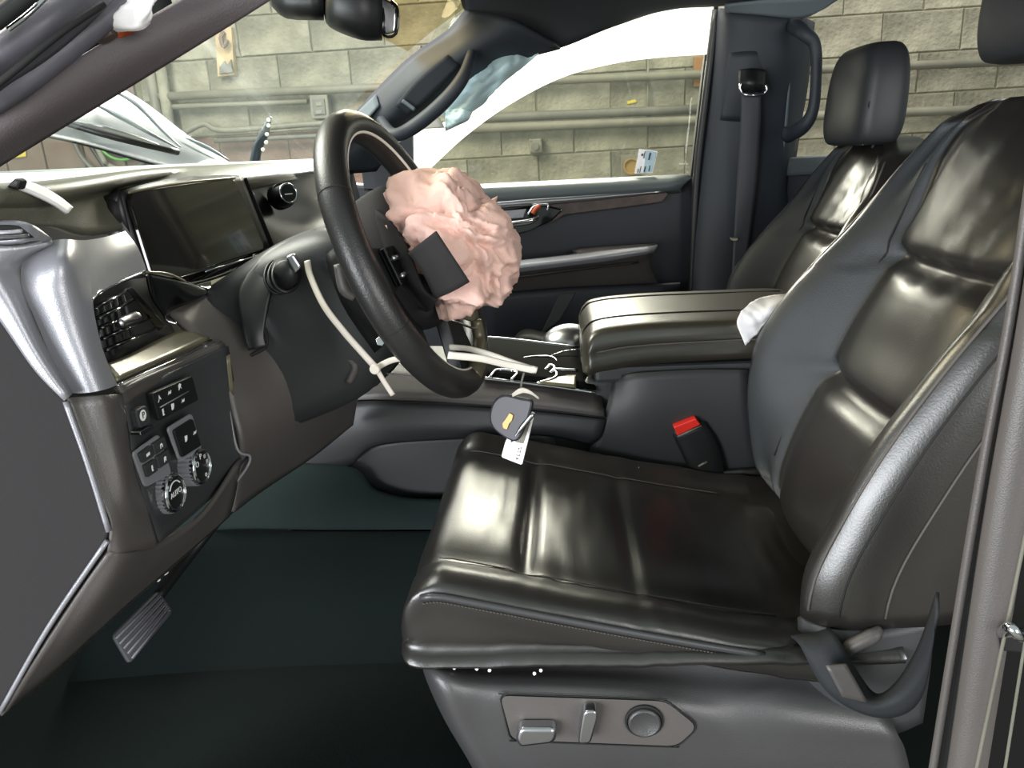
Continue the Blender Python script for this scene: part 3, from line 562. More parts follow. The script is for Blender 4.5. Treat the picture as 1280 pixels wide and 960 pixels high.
# centre knob
nn = V((.75, -.62, .2))
ck = disc('volume_knob', at(348, 247, 1.40), nn, .023, .02, M['black'], db, label='small round chrome-ringed knob')
disc('knob_body', at(350, 246, 1.385), nn, .018, .03, M['black'], ck)
tube('chrome_ring', [at(350, 246, 1.385) + nn.normalized() * .031 + (nn.orthogonal().normalized() * math.cos(a) + nn.cross(nn.orthogonal()).normalized() * math.sin(a)) * .0165 for a in [k * math.pi / 6 for k in range(12)]], .002, M['chrome'], ck, closed=True, n=3)
text('knob_mark', '–', at(350, 246, 1.385) + nn.normalized() * .031, nn, (0, 0, 1), .03, M['icon'], ck)

# switch panel
A0, A1, B0 = at(160, 503, .66), at(185, 645, .66), at(280, 428, .87)
pp = plane3(A0, A1, B0, V((3, 0, 2)))
sp = thing('switchgear', 'grey switch panel with two ribbed knobs and rows of buttons on the dash end', 'switch panel', A1)
patch('surround', [[(84, 497, .592), (100, 496, .600), (128, 494, .605), (150, 492, .632)], [(106, 560, .592), (122, 558, .600), (145, 552, .610), (159, 542, .65)],
      [(124, 620, .592), (138, 612, .600), (156, 602, .610), (164, 580, .65)], [(138, 655, .592), (148, 650, .600), (165, 640, .62), (184, 640, .655)], [(134, 688, .592), (152, 690, .600), (175, 686, .63), (196, 678, .66)]], M['plastic_mid'], sp, nu=5, nv=5, solid=.004)
patch('upper_rim', [[(146, 486, .63), (185, 468, .71), (228, 450, .80), (278, 428, .87)], [(153, 506, .645), (188, 484, .715), (230, 462, .80), (281, 440, .87)]], M['plastic_mid'], sp, solid=.006)
patch('panel_face', [[(153, 500, .65), (190, 476, .72), (235, 455, .80), (284, 432, .87)], [(163, 565, .655), (200, 535, .73), (245, 505, .81), (292, 480, .872)], [(184, 648, .66), (222, 612, .74), (268, 575, .82), (306, 540, .875)], [(196, 680, .665), (238, 645, .75), (275, 610, .83), (308, 572, .875)]], M['plastic'], sp, solid=.004)
def pq(px, py, l=0): return on(px, py, pp, l)
bk = rplate('parking_brake_button', [(160, 513), (174, 506), (180, 528), (166, 536)], pp, .008, M['plastic'], sp, .004)
disc('brake_symbol', pq(168, 519, .0085), pp[1], .0055, .0004, M['icon'], bk, seg=20)
text('brake_letter', 'P', pq(168, 519, .0092), pp[1], A0 - A1, .009, M['black'], bk)
rplate('button_lip', [(161, 540), (179, 530), (181, 534), (163, 545)], pp, .011, M['chrome'], sp, .002)
bank = rplate('button_bank', [(183, 492), (234, 470), (242, 500), (193, 526)], pp, .006, M['black'], sp, .003)
tube('divider_line', [pq(192, 509, .007), pq(228, 489, .007)], .0007, M['plastic_light'], bank, n=2)
def icon(px, py, s, par, pl, kind):
    c = on(px, py, pl, .0068); n = pl[1]; u = (A0 - A1).normalized(); r_ = u.cross(n)
    sh = {0: [(-1, -1), (-.3, -.2), (0, 1), (.5, .2), (1, -.6), (.3, -.3), (0, .2), (-.3, -.6)], 1: [(-1, -.4), (-.3, .7), (0, .1), (1, .6), (.7, -.3), (.1, -.4), (-.5, -.1)],
          2: [(-.8, -1), (-.8, .6), (0, 1), (.8, .5), (.4, -.2), (.8, -1), (.1, -.3)], 3: [(-.4, -1), (-.5, 1), (.4, 1), (.2, .4), (.5, .1), (.1, -.2), (.5, -1)], 4: [(-.8, -.9), (-.7, 1), (.8, .8), (.7, -.1), (.2, -.9)],
          5: [(-1, -.5), (-1, .5), (1, .6), (1, -.4)], 6: [(-.7, -.8), (-.7, .6), (.2, .9), (.8, .4), (.8, -.7), (.5, -.7), (.4, .2), (-.3, .2), (-.4, -.8)]}[kind]
    return extr('icon', [c + r_ * x * s + u * y * s for x, y in sh], n * .0003, M['icon'], par, bevel=0)
for i, (x, y) in enumerate(((191, 498), (204, 491), (217, 483), (196, 515), (208, 508), (221, 501))): icon(x, y, .0035, bank, pp, (0, 1, 2, 3, 4, 1)[i])
pf = rplate('lamp_button_plate', [(162, 566), (196, 542), (212, 592), (178, 610)], pp, .003, M['plastic_light'], sp, .006)
for q, ic in (([(167, 567), (182, 556), (186, 570), (172, 579)], 5), ([(184, 555), (199, 545), (203, 559), (188, 569)], 6), ([(173, 582), (187, 573), (191, 588), (178, 597)], 3), ([(189, 571), (204, 561), (208, 576), (193, 586)], 2)):
    b_ = rplate('button', q, pp, .006, M['plastic'], sp, .002); icon(sum(a for a, _ in q) / 4, sum(b for _, b in q) / 4, .003, b_, pp, ic)
pg = rplate('dimmer_plate', [(206, 535), (237, 516), (250, 560), (222, 578)], pp, .003, M['plastic_light'], sp, .006)
pg2 = rplate('dimmer_buttons', [(211, 538), (235, 523), (246, 557), (222, 572)], pp, .006, M['black'], sp, .004)
icon(225, 548, .0035, pg2, pp, 4); icon(236, 541, .0035, pg2, pp, 1)
def knob(px, py, Y, R, lab, mk_):
    n = (pp[1] + V((.25, 0, .05))).normalized(); c = at(px, py, Y) - n * .024
    k = disc('knob', c, n, R * 1.02, .028, M['plastic_light'], sp, seg=56, smooth=False, ribs=-.06, prof=[(1, -.012), (1, .018), (.97, .022)], bevel=0, label=lab)
    disc('knob_ring', c + n * .02, n, R * .98, .008, M['chrome'], k, seg=40, prof=[(1, 0), (.96, .005), (.84, .007), (.8, .004)])
    disc('knob_face', c + n * .0225, n, R * .82, .002, M['black'], k, seg=32, bevel=.0003)
    u = (V((0, 0, 1)) - n * n.z).normalized(); r_ = u.cross(n); f = c + n * .0252
    if mk_:
        text('knob_text', 'AUTO', f, n, u, .008, M['icon'], k)
        tube('knob_arc', [f + (r_ * math.cos(a) + u * math.sin(a)) * R * .6 for a in [.6 + .5 * q for q in range(5)]], .0007, M['icon'], k)
    else:
        for a, s_ in ((2.6, 'O'), (1.6, 'P'), (.8, '≡'), (-1.2, 'o'), (.1, '≡')):
            text('knob_symbol', s_, f + (r_ * math.cos(a) + u * math.sin(a)) * R * .55, n, u, .009, M['icon'], k)
knob(219, 616, .705, .0215, 'lower ribbed knob with chrome ring marked AUTO', 1)
knob(252, 583, .765, .0215, 'upper ribbed knob with small white symbols', 0)

# white rag-like strip on the dash top
wsz = thing('torn_label_strip', 'torn white adhesive strip lying across the dash top near the windscreen', 'strip', at(50, 250, .68))
patch('strip', [[(18, 233, .615), (40, 242, .63), (65, 254, .645), (84, 267, .66)], [(24, 226, .64), (48, 233, .65), (72, 246, .665), (90, 260, .675)]], M['label_white'], wsz, solid=.003)
prism('dark_scrap', [(6, 234), (18, 222), (26, 226), (22, 238)], .61, .01, M['black'], wsz)

# ================================================================ STEERING WHEEL
WC = V((-.20, 1.0, 1.474)); WN = V((.93, -.09, .367)).normalized(); WL = V((.09, .93, 0)).normalized(); WD = WL.cross(WN).normalized() * -1; WD = WD if WD.z < 0 else -WD
def wpt(a, r, h=0): return WC + (WL * math.cos(a) + WD * math.sin(a)) * r + WN * h
sw = thing('steering_wheel', 'black leather steering wheel with a pinkish airbag burst from its hub', 'steering wheel', WC)
vs, fs = tubemesh([wpt(2 * math.pi * k / 72, .180) for k in range(72)], .0195, 16, 1, WN, True); mk('rim', vs, fs, M['wheel'], sw)
vs, fs = tubemesh([wpt(2 * math.pi * k / 72, .1665, .0125) for k in range(72)], .0022, 8, 1, WN, True); mk('rim_highlight', vs, fs, M['white'], sw)  # white ring painted in for the highlight on the inner rim
for a in (.52, math.pi - .35, -.55, math.pi + .55):
    vs, fs = tubemesh([wpt(a, .1802) + (wpt(a + q, .1802) - wpt(a, .1802)) * .02 for q in (0, .2)], .0199, 16, 1, WN); mk('rim_seam', vs, fs, M['deep'], sw)
for a0, a1 in ((-.22, .22), (math.pi - .22, math.pi + .22), (math.pi / 2 - .3, math.pi / 2 + .3)):
    R_ = []
    for h in (-.012, .006):
        R_.append([wpt(a0, .07, h + .015), wpt((a0 + a1) / 2, .07, h + .018), wpt(a1, .07, h + .015)]); 
    rows = [[wpt(a0 * (1 - k) + a1 * k, .065, .008) for k in (0, .5, 1)], [wpt(a0 * (1 - k) * .9 + a1 * k * .9 + (a0 + a1) * .05, .12, .004) for k in (0, .5, 1)], [wpt(a0 * (1 - k) * .9 + a1 * k * .9 + (a0 + a1) * .05, .168, 0) for k in (0, .5, 1)]]
    vs, fs, _, _ = gridmesh(rows, 4, 4); mk('spoke', vs, fs, M['black'], sw, solid=.018, off=0, bevel=.003)
hubrows = [[wpt(a, .092, -.05) for a in [k * math.pi / 6 for k in range(12)]], [wpt(a, .098, 0) for a in [k * math.pi / 6 for k in range(12)]], [wpt(a, .088, .03) for a in [k * math.pi / 6 for k in range(12)]], [wpt(a, .07, .034) for a in [k * math.pi / 6 for k in range(12)]]]
loft('hub', hubrows, M['matte'], sw, nu=3, nv=3)
for s_ in (-1, 1):
    bb = [wpt((0 if s_ > 0 else math.pi) + q, r, .014) for q, r in ((-.22, .10), (.22, .10), (.16, .145), (-.16, .145))]
    o = extr('switch_pad', bb, WN * .008, M['gloss'], sw, bevel=.002)
    for q in (-.1, .06): tube('switch_bar', [wpt((0 if s_ > 0 else math.pi) + q, .105, .024), wpt((0 if s_ > 0 else math.pi) + q, .14, .024)], .003, M['satin'], o, n=2)
# torn airbag door flaps on the hub
patch('hub_door_flap', [[(511, 316, .87), (529, 302, .855), (545, 289, .85)], [(528, 338, .86), (548, 328, .845), (566, 320, .845)], [(545, 373, .87), (566, 364, .85), (587, 352, .85)]], M['matte'], sw, nu=5, nv=5, solid=.004)
patch('hub_side_flap', [[(470, 262, .93), (484, 272, .90), (494, 284, .89)], [(474, 305, .92), (498, 312, .885), (514, 322, .875)], [(495, 345, .91), (515, 355, .88), (530, 362, .875)], [(525, 385, .93), (537, 388, .90), (547, 374, .88)]], M['matte'], sw, nu=5, nv=5, solid=.004)
patch('lower_hub_bezel', [[(540, 384, 1.0), (560, 392, 1.0), (598, 404, 1.05)], [(555, 388, 1.0), (572, 382, 1.03), (596, 388, 1.06)]], M['olive'], sw, solid=.004)
tube('bezel_chrome', [(544, 390, .99), (570, 402, .99), (594, 411, 1.03), (598, 407, 1.05)], .0018, M['chrome'], sw, px=True)
tube('lower_spoke', [(595, 400, 1.04), (599, 425, 1.04), (598, 450, 1.0), (590, 470, .98)], [.008, .009, .012, .014], M['olive'], sw, px=True)

# airbag: crumpled cushion bulging from the hub
def airbag():
    poly = [(648, 300), (650, 330), (642, 352), (636, 366), (612, 380), (592, 388), (568, 386), (548, 372), (520, 330), (508, 310), (492, 285), (483, 250), (494, 236), (503, 222), (520, 216), (545, 219), (575, 220), (597, 234), (602, 246), (625, 264), (636, 282)]
    cx, cy, Y0 = 568, 302, 1.0
    C = at(cx, cy, Y0); X = at(cx + 1, cy, Y0) - C; Z = at(cx, cy - 1, Y0) - C
    ang = sorted([(math.atan2(-(y - cy), x - cx), math.hypot(x - cx, y - cy)) for x, y in poly])
    def rad(a):
        n = len(ang)
        for i in range(n):
            a0, r0 = ang[i]; a1, r1 = ang[(i + 1) % n]; 
            if i == n - 1: a1 += 2 * math.pi
            aa = a if a >= ang[0][0] else a + 2 * math.pi
            if a0 <= aa <= a1: return r0 + (r1 - r0) * (aa - a0) / (a1 - a0 + 1e-9)
        return 70
    rg = random.Random(4); FOLDS = []
    for k in range(26):
        f_ = 1.3 * 1.12 ** k; FOLDS.append((V((rg.gauss(0, 1), rg.gauss(0, 1), rg.gauss(0, 1))).normalized(), f_, .027 / f_, rg.random()))
    bm = bmesh.new(); bmesh.ops.create_icosphere(bm, subdivisions=6, radius=1)
    for v in bm.verts:
        d = v.co.copy(); a = math.atan2(d.z, d.x); rho = math.hypot(d.x, d.z)
        rr = rad(a) * (rho ** .8 if rho > 1e-4 else 0)
        p = d * 1.0
        wv = V((noise.noise(p * 1.7 + V((3, 1, 7))), noise.noise(p * 1.7 + V((8, 5, 2))), noise.noise(p * 1.7 + V((1, 9, 4)))))
        disp = 0
        for (fd, ff, fa, fc) in FOLDS:
            u_ = (p + wv * .55).dot(fd) * ff + fc; tr = abs((u_ % 1) - .5) * 2
            disp += fa * (tr - .5) * max(0, .5 + 1.3 * noise.noise(p * 1.3 + fd * 5))
        disp += .010 * noise.noise(p * 1.6 + V((4, 4, 4)))
        nrm = (V((1, 0, 0)) * d.x + V((0, 0, 1)) * d.z + V((0, 1, 0)) * d.y)
        base = C + X * (math.cos(a) * rr) + Z * (math.sin(a) * rr) + V((0, d.y * .12, 0))
        k = 1 - .75 * (rho ** 8)
        v.co = base + nrm * disp * k
    vs = [v.co.copy() for v in bm.verts]; fs = [tuple(v.index for v in f.verts) for f in bm.faces]; bm.free()
    return mk('deployed_airbag', vs, fs, M['airbag'], sw, label='crumpled pinkish deployed airbag bulging from the hub')
airbag()

# steering column shroud, stalk, bolts
sc_ = thing('steering_column', 'dark steering column shroud with a bolt behind the wheel', 'steering column', WC - WN * .2)
def csec(h, w_, t_, b_): c = WC - WN * h; return [c + V((0, w_, 0)) - WD * 0, c + V((0, w_ * .8, 0)) - WD * t_, c - V((0, w_ * .8, 0)) - WD * t_, c - V((0, w_, 0)), c - V((0, w_ * .75, 0)) + WD * b_, c + V((0, w_ * .75, 0)) + WD * b_]
loft('shroud', [csec(.055, .075, .06, .09), csec(.09, .085, .075, .11), csec(.16, .085, .08, .13), csec(.28, .08, .07, .13)], M['plastic'], sc_, nu=5, nv=4)
patch('lower_shroud', [[(408, 320, .93), (430, 380, .90), (470, 440, .90)], [(440, 300, .90), (470, 360, .87), (500, 420, .88)], [(480, 330, .95), (520, 400, .95), (540, 450, .97)]], M['black'], sc_, nu=5, nv=5, solid=.006)
patch('knee_bar', [[(415, 380, .98), (440, 430, .98), (400, 480, 1.02)], [(440, 390, .97), (470, 440, .97), (430, 495, 1.02)], [(480, 400, 1.0), (500, 445, 1.02), (470, 480, 1.1)]], M['deep'], sc_, solid=.006)
disc('bolt', at(475, 425, .86), (.3, -1, .1), .006, .012, M['chrome'], sc_, seg=6)
tube('paddle', [(424, 330, .86), (432, 360, .86), (445, 372, .86)], [.007, .009, .006], M['plastic_mid'], sc_, px=True)
tube('bracket', [(432, 445, .93), (444, 458, .93), (436, 478, .93)], [.004, .006, .005], M['plastic_mid'], sc_, px=True)
prism('clip', [(398, 384), (404, 391), (409, 400), (400, 401)], .93, .02, M['deep'], sc_)
tube('mark_line', [(462, 467, .99), (480, 467, .99), (520, 470, 1.0)], .001, M['plastic_light'], sc_, px=True)
sk = loft('control_stalk', [[at(x, y, .99) for x, y in ((330, 345), (342, 330), (358, 335), (360, 355), (345, 362))], [at(x + 6, y, .93) for x, y in ((328, 343), (340, 324), (362, 325), (368, 352), (350, 366))], [at(x + 8, y, .90) for x, y in ((334, 343), (342, 328), (358, 328), (364, 350), (350, 360))]], M['black'], sc_, nu=4, nv=4)
for k in range(3): tube('grip_ring', [at(348 + k * 5 + 17 * math.cos(a), 346 - k * 1 + 21 * math.sin(a), .925 - .008 * k + .02 * math.cos(a + 1)) for a in [q * math.pi / 4 for q in range(8)]], .002, M['black'], sk, closed=True, n=4)
extr('silver_tip', [at(x, y, .895) for x, y in ((356, 322), (366, 317), (377, 334), (368, 343))], (-.004, .02, 0), M['satin'], sk, bevel=.003)

# zip ties
zt = thing('long_cable_tie', 'white plastic cable tie looped down the steering column with a knot', 'cable tie', at(470, 460, .86))
tube('strap', [(384, 326, .90), (388, 345, .89), (405, 382, .865), (430, 415, .85), (452, 440, .845), (470, 460, .84)], .0042, M['tie'], zt, px=True, flat=.4, updir=(0, 1, 0), n=8)
tube('tail', [(470, 460, .84), (488, 451, .835), (507, 447, .83)], .0036, M['tie'], zt, px=True, flat=.4, updir=(0, 1, 0))
tube('tail', [(470, 460, .84), (480, 477, .84), (491, 494, .84)], .0032, M['tie'], zt, px=True, flat=.4, updir=(0, 1, 0))
disc('head', at(470, 460, .835), (0, -1, 0), .0062, .008, M['tie'], zt, seg=14, bevel=.002)
zk = thing('key_cable_tie', 'long white cable tie looped around the wheel holding the key', 'cable tie', at(668, 463, .92))
tube('strap', [(562, 434, .95), (585, 436, .94), (612, 443, .93), (640, 453, .925), (669, 462, .92)], .0040, M['white'], zk, px=True, flat=.4, updir=(0, 1, 0), n=8)
tube('strap', [(560, 444, .86), (600, 448, .88), (635, 456, .90), (669, 463, .915)], .0048, M['white'], zk, px=True, flat=.4, updir=(0, 1, 0), n=8)
tube('head', [(664, 461, .915), (671, 463, .915)], .0058, M['white'], zk, px=True, n=2, flat=.7)
# key fob and tag
kf = thing('key_fob', 'dark key fob with a gold emblem hanging from the cable tie', 'key', at(640, 520, .92))
pk = (at(640, 520, .92), V((-.25, -1, .15)).normalized())
rplate('fob_body', [(632, 490), (655, 497), (670, 498), (664, 520), (650, 552), (636, 548), (618, 535), (613, 520), (618, 500)], pk, .009, M['fob'], kf, .012, .003)
extr('emblem', [on(x, y, pk, .0095) for x, y in ((640, 514), (645, 517), (643, 524), (640, 527), (637, 535), (632, 533), (631, 527), (635, 522))], pk[1] * .0015, M['gold'], kf, bevel=.0005)
tube('silver_edge', [on(641, 551, pk, .006), on(655, 532, pk, .008), on(668, 516, pk, .006)], [.0012, .0035, .0035], M['satin'], kf)
tube('loop', [on(651, 490, pk), at(652, 478, .92), at(655, 466, .918)], .0014, M['pipe_dark'], kf)
patch('top_bracket', [[(640, 492, .915), (648, 486, .91), (655, 485, .91), (664, 489, .91), (674, 497, .915)], [(641, 496, .915), (650, 492, .91), (656, 491, .91), (664, 493, .91), (673, 499, .915)]], M['tie'], kf, solid=.002)
kt = thing('key_tag', 'white plastic key tag with black numbers behind the key fob', 'tag', at(645, 580, .935))
pt = (at(645, 560, .935), V((-.25, -1, .15)).normalized())
rplate('tag_plate', [(652, 512), (669, 515), (653, 581), (627, 571), (632, 552)], pt, .0022, M['label_white'], kt, .003, .0006)
rplate('number_window', [(655, 525), (664, 527), (655, 554), (645, 552)], pt, .0027, M['pipe'], kt, .001, 0)
for k, ch in enumerate('2774'):
    text('digit', ch, on(650.5 - k * 1.3, 560.0 + k * 4.2, pt, .0026), pt[1], (1, 0, .25), .0072, M['black'], kt)

# ================================================================ CENTRE CONSOLE
cc = thing('centre_console', 'grey centre console between the seats with a silver-edged shifter panel', 'console', at(560, 640, 1.3))
prism('console_body', [(400, 470), (470, 476), (600, 478), (725, 493), (728, 478), (760, 474), (930, 470), (950, 800), (330, 800)], 1.315, .27, M['plastic'], cc, bevel=.01)
patch('upper_side', [[(395, 500, 1.33), (440, 470, 1.325), (520, 466, 1.325), (600, 472, 1.325), (680, 480, 1.325), (750, 491, 1.325)], [(380, 520, 1.31), (440, 492, 1.285), (520, 490, 1.283), (600, 494, 1.283), (680, 500, 1.283), (754, 512, 1.285)],
      [(360, 545, 1.30), (430, 503, 1.28), (520, 501, 1.28), (600, 506, 1.28), (680, 512, 1.28), (756, 521, 1.282)]], M['plastic_mid'], cc, solid=.005)
patch('lower_side', [[(362, 548, 1.30), (430, 506, 1.282), (520, 504, 1.282), (600, 509, 1.282), (680, 515, 1.282), (757, 524, 1.284)], [(350, 570, 1.295), (430, 540, 1.275), (520, 535, 1.275), (600, 535, 1.275), (680, 535, 1.275), (750, 545, 1.28)],
      [(340, 590, 1.295), (433, 582, 1.285), (470, 556, 1.29), (600, 546, 1.295), (680, 543, 1.295), (740, 555, 1.295)]], M['plastic'], cc, nu=6, nv=4, solid=.005)
patch('knee_recess', [[(433, 582, 1.305), (475, 553, 1.31), (600, 545, 1.31), (690, 542, 1.31)], [(460, 608, 1.31), (500, 585, 1.31), (600, 575, 1.31), (700, 570, 1.31)], [(500, 622, 1.31), (540, 622, 1.31), (620, 620, 1.31), (720, 610, 1.31)]], M['plastic'], cc, solid=.004)
tube('side_seam', [(430, 504, 1.278), (480, 502, 1.277), (600, 507, 1.277), (680, 513, 1.277), (757, 522, 1.28)], .0018, M['deep'], cc, px=True)
tube('shifter_chrome_edge', [(597, 472, 1.30), (640, 477, 1.30), (690, 483, 1.30), (745, 491, 1.30)], .0030, M['chrome'], cc, px=True)
patch('shifter_panel', [[(600, 471, 1.305), (650, 475, 1.305), (745, 486, 1.305)], [(606, 440, 1.43), (650, 444, 1.43), (725, 452, 1.43)], [(603, 424, 1.56), (650, 428, 1.56), (724, 437, 1.56)]], M['shift'], cc, solid=.006)
tube('passenger_chrome_edge', [(600, 422, 1.56), (640, 425, 1.56), (724, 435, 1.56)], .0042, M['satin'], cc, px=True)
def sh(px, py): return (px, py, 1.305 + .125 * (471 + (px - 600) * .1 - py) / 31 - .014)
tube('cup_ring', [sh(612, 472), sh(620, 463), sh(634, 463), sh(646, 466), sh(640, 474)], .0028, M['chrome'], cc, px=True)
tube('cup_ring', [sh(672, 479), sh(690, 474), sh(696, 468), sh(692, 462), sh(700, 462), sh(722, 463)], .0030, M['chrome'], cc, px=True)
patch('cup_tray', [[sh(672, 479), sh(700, 482), sh(720, 484)], [(696, 470, 1.345), (708, 470, 1.345), (720, 470, 1.345)]], M['olive'], cc, solid=.004)
tube('cup_rim_line', [sh(655, 447), sh(672, 445), sh(690, 446), sh(696, 451)], .0016, M['chrome'], cc, px=True)
tube('shifter_button', [sh(682, 462), sh(688, 456), sh(693, 460), sh(688, 466)], .003, M['chrome'], cc, px=True)
tube('panel_line', [sh(690, 444), sh(706, 439), sh(722, 437)], .0014, M['chrome'], cc, px=True)
# silver dome on passenger side
def dome():
    c = at(712, 430, 1.64); rows = []
    for i in range(7):
        t = i / 6 * math.pi / 2; rows.append([c + V((.062 * math.cos(a) * math.cos(t), .05 * math.sin(a) * math.cos(t), .045 * math.sin(t) + .0)) for a in [q * math.pi / 6 for q in range(12)]])
    return loft('silver_dome', rows, M['satin'], cc, nu=3, nv=2)
dome()
patch('rear_side_panel', [[(768, 470, 1.30), (800, 466, 1.28), (870, 462, 1.278), (935, 462, 1.28)], [(755, 520, 1.29), (800, 520, 1.275), (870, 520, 1.275), (940, 520, 1.28)], [(730, 575, 1.30), (800, 590, 1.29), (870, 620, 1.29), (960, 640, 1.29)]], M['plastic'], cc, solid=.005)
ar = thing('console_armrest', 'large padded leather armrest lid on top of the centre console', 'armrest', at(830, 440, 1.44))
def arm():
    secs = []
    x0, x1 = at(727, 400, 1.29).x, .46
    for k, (f, top, bot) in enumerate(((0, -.03, -.085), (.010, -.012, -.085), (.035, .002, -.082), (.12, .008, -.070), (.26, .008, -.066), (.40, .006, -.066), (.44, -.01, -.06))):
        x = x0 + f; zt = 1.297 + top; zb = 1.297 + bot; e = .02 if k in (0, 6) else 0
        secs.append([V((x, 1.285 + e, (zt + zb) / 2)), V((x, 1.285 + e, zt - .018)), V((x, 1.30 + e, zt - .003)), V((x, 1.36, zt)), V((x, 1.52, zt)), V((x, 1.58 - e, zt - .004)), V((x, 1.6 - e, zt - .03)), V((x, 1.6 - e, (zt + zb) / 2)), V((x, 1.59 - e, zb)), V((x, 1.45, zb)), V((x, 1.30 + e, zb))])
    return loft('lid_pad', secs, M['arm_leather'], ar, nu=4, nv=5), x0
_, ax0 = arm()
for y_, z_, nm in ((1.36, .0035, 'top_seam'), (1.53, .0035, 'top_seam')):
    tube(nm, [V((ax0 + .000, y_, 1.23)), V((ax0 + .002, y_, 1.262)), V((ax0 + .009, y_, 1.286)), V((ax0 + .035, y_, 1.2995)), V((ax0 + .12, y_, 1.3055)), V((ax0 + .26, y_, 1.3055)), V((ax0 + .40, y_, 1.3035))], .0018, M['deep'], ar, n=5)
tube('side_seam', [V((ax0 + .002, 1.31, 1.245)), V((ax0 + .03, 1.283, 1.258)), V((ax0 + .12, 1.281, 1.268)), V((ax0 + .4, 1.281, 1.272))], .0016, M['leather_seam'], ar)
box('lid_base', (ax0 + .23, 1.445, 1.213), (.42, .31, .03), M['plastic'], ar, bevel=.008)
sheet('white_cloth', [[(926, 388, 1.285), (945, 376, 1.30), (972, 370, 1.33), (985, 368, 1.36)], [(922, 404, 1.275), (945, 398, 1.27), (965, 385, 1.28), (985, 380, 1.3)], [(932, 432, 1.275), (945, 420, 1.275), (962, 400, 1.28), (985, 395, 1.3)]], M['label_white'], None, .012, 25,
      label='crumpled white cloth wedged between the armrest and driver seat', cat='cloth')

# carpeted tunnel and floor step
cp = thing('floor_carpet', 'dark carpet covering the driver footwell and tunnel side', 'carpet', (-.4, 1.0, .74))
patch('tunnel_side', [[(200, 640, 1.26), (290, 588, 1.28), (433, 582, 1.285), (470, 612, 1.285), (530, 624, 1.285), (640, 620, 1.285)], [(190, 670, 1.22), (280, 640, 1.25), (400, 640, 1.26), (480, 645, 1.26), (540, 650, 1.26), (640, 650, 1.26)],
      [(180, 690, 1.2), (272, 662, 1.24), (400, 662, 1.25), (480, 662, 1.25), (540, 662, 1.25), (640, 662, 1.25)]], M['carpet_light'], cp, solid=.006)
patch('footwell_side', [[(150, 700, 1.15), (272, 664, 1.24), (400, 664, 1.25), (640, 664, 1.25)], [(110, 800, 1.12), (272, 790, 1.18), (400, 790, 1.19), (640, 790, 1.19)], [(60, 900, 1.05), (250, 880, 1.06), (400, 880, 1.06), (640, 880, 1.06)], [(-60, 1100, .72), (200, 1100, .72), (400, 1100, .72), (700, 1100, .72)]], M['carpet'], cp, solid=.006)
pe = thing('brake_pedal', 'dark ribbed brake pedal below the dash', 'pedal', at(175, 800, .9))
pl_ = (at(180, 780, .92), V((.6, -.55, .5)).normalized())
rplate('pedal_pad', [(138, 795), (195, 738), (215, 765), (160, 832)], pl_, .012, M['plastic'], pe, .008, .003)
for k in range(5):
    a, b = on(143 + k * 5, 800 + k * 6, pl_, .013), on(197 + k * 3.4, 745 + k * 4.6, pl_, .013); tube('rib', [a, b], .0022, M['rubber'], pe, n=2)
tube('pedal_arm', [on(195, 750, pl_, -.01), at(240, 690, 1.05), at(280, 640, 1.1)], .009, M['black'], pe)
for q, lb in (((206, 714), 'larger white chip of debris on the lower dash edge'), ((198, 724), 'small pale sliver of debris beside the larger chip')):
    disc('debris_chip', at(q[0], q[1], .80), (.3, -1, .4), .005 if q[0] > 200 else .003, .003, M['label_white'], None, seg=7, label=lb, cat='debris')

# ================================================================ SEATS
def interp(tab, z):
    if z <= tab[0][0]: return tab[0][1]
    for (a, b), (c, d) in zip(tab, tab[1:]):
        if z <= c:
            t = (z - a) / (c - a); return b + (d - b) * t
    return tab[-1][1]
def smooth_tab(tab):
    pts = cr([V((a, b, 0)) for a, b in tab], 8); return [(p.x, p.y) for p in pts]
CT = smooth_tab([(1.02, .335), (1.10, .345), (1.247, .405), (1.33, .445), (1.42, .487), (1.50, .520), (1.57, .550), (1.62, .585), (1.66, .61)])
BN = smooth_tab([(1.02, .262), (1.09, .262), (1.144, .274), (1.214, .304), (1.288, .341), (1.367, .39), (1.432, .437), (1.50, .485), (1.57, .525), (1.62, .57), (1.66, .60)])
BF = smooth_tab([(1.02, .325), (1.137, .305), (1.252, .308), (1.32, .336), (1.397, .395), (1.47, .46), (1.566, .535), (1.62, .575), (1.66, .60)])
NY = smooth_tab([(1.02, .775), (1.08, .762), (1.3, .762), (1.45, .768), (1.52, .785), (1.57, .815), (1.60, .86), (1.62, .92), (1.66, .95)])
FY = smooth_tab([(1.02, 1.25), (1.14, 1.275), (1.35, 1.272), (1.5, 1.268), (1.56, 1.262), (1.60, 1.24), (1.62, 1.19), (1.66, 1.13)])
def pil(z):  # depth of the cross creases in the centre panel
    d = 0
    for zc, a in ((1.247, .022), (1.42, .026)): d += a * math.exp(-((z - zc) / .014) ** 2)
    return d
def backsec(z, dx, dy, dz, top=0):
    c = interp(CT, z); n = interp(BN, z); f = interp(BF, z); a = interp(NY, z); b = interp(FY, z); p = pil(z); w = b - a
    q = max(.3, min(1, w / .5)); bk = .15 - .10 * top
    P = [(c + bk, a + .05 * q), (c + bk * .7, a + .012 * q), (n + .085, a), (n + .035, a + .002), (n + .006, a + .018 * q), (n, a + .034 * q), (n + .016, a + .058 * q), (c - .012 + p * .3, a + .095 * q), (c - .002 + p, a + .115 * q),
         (c - .016 + p, a + .17 * q), (c - .020 + p, (a + b) / 2), (c - .016 + p, b - .17 * q), (c - .002 + p, b - .115 * q), (c - .012 + p * .3, b - .095 * q), (f + .016, b - .058 * q), (f, b - .034 * q), (f + .006, b - .016 * q), (f + .04, b), (c + bk * .7, b - .01 * q), (c + bk, b - .05 * q)]
    return [V((x + dx, y + dy, z + dz)) for x, y in P]
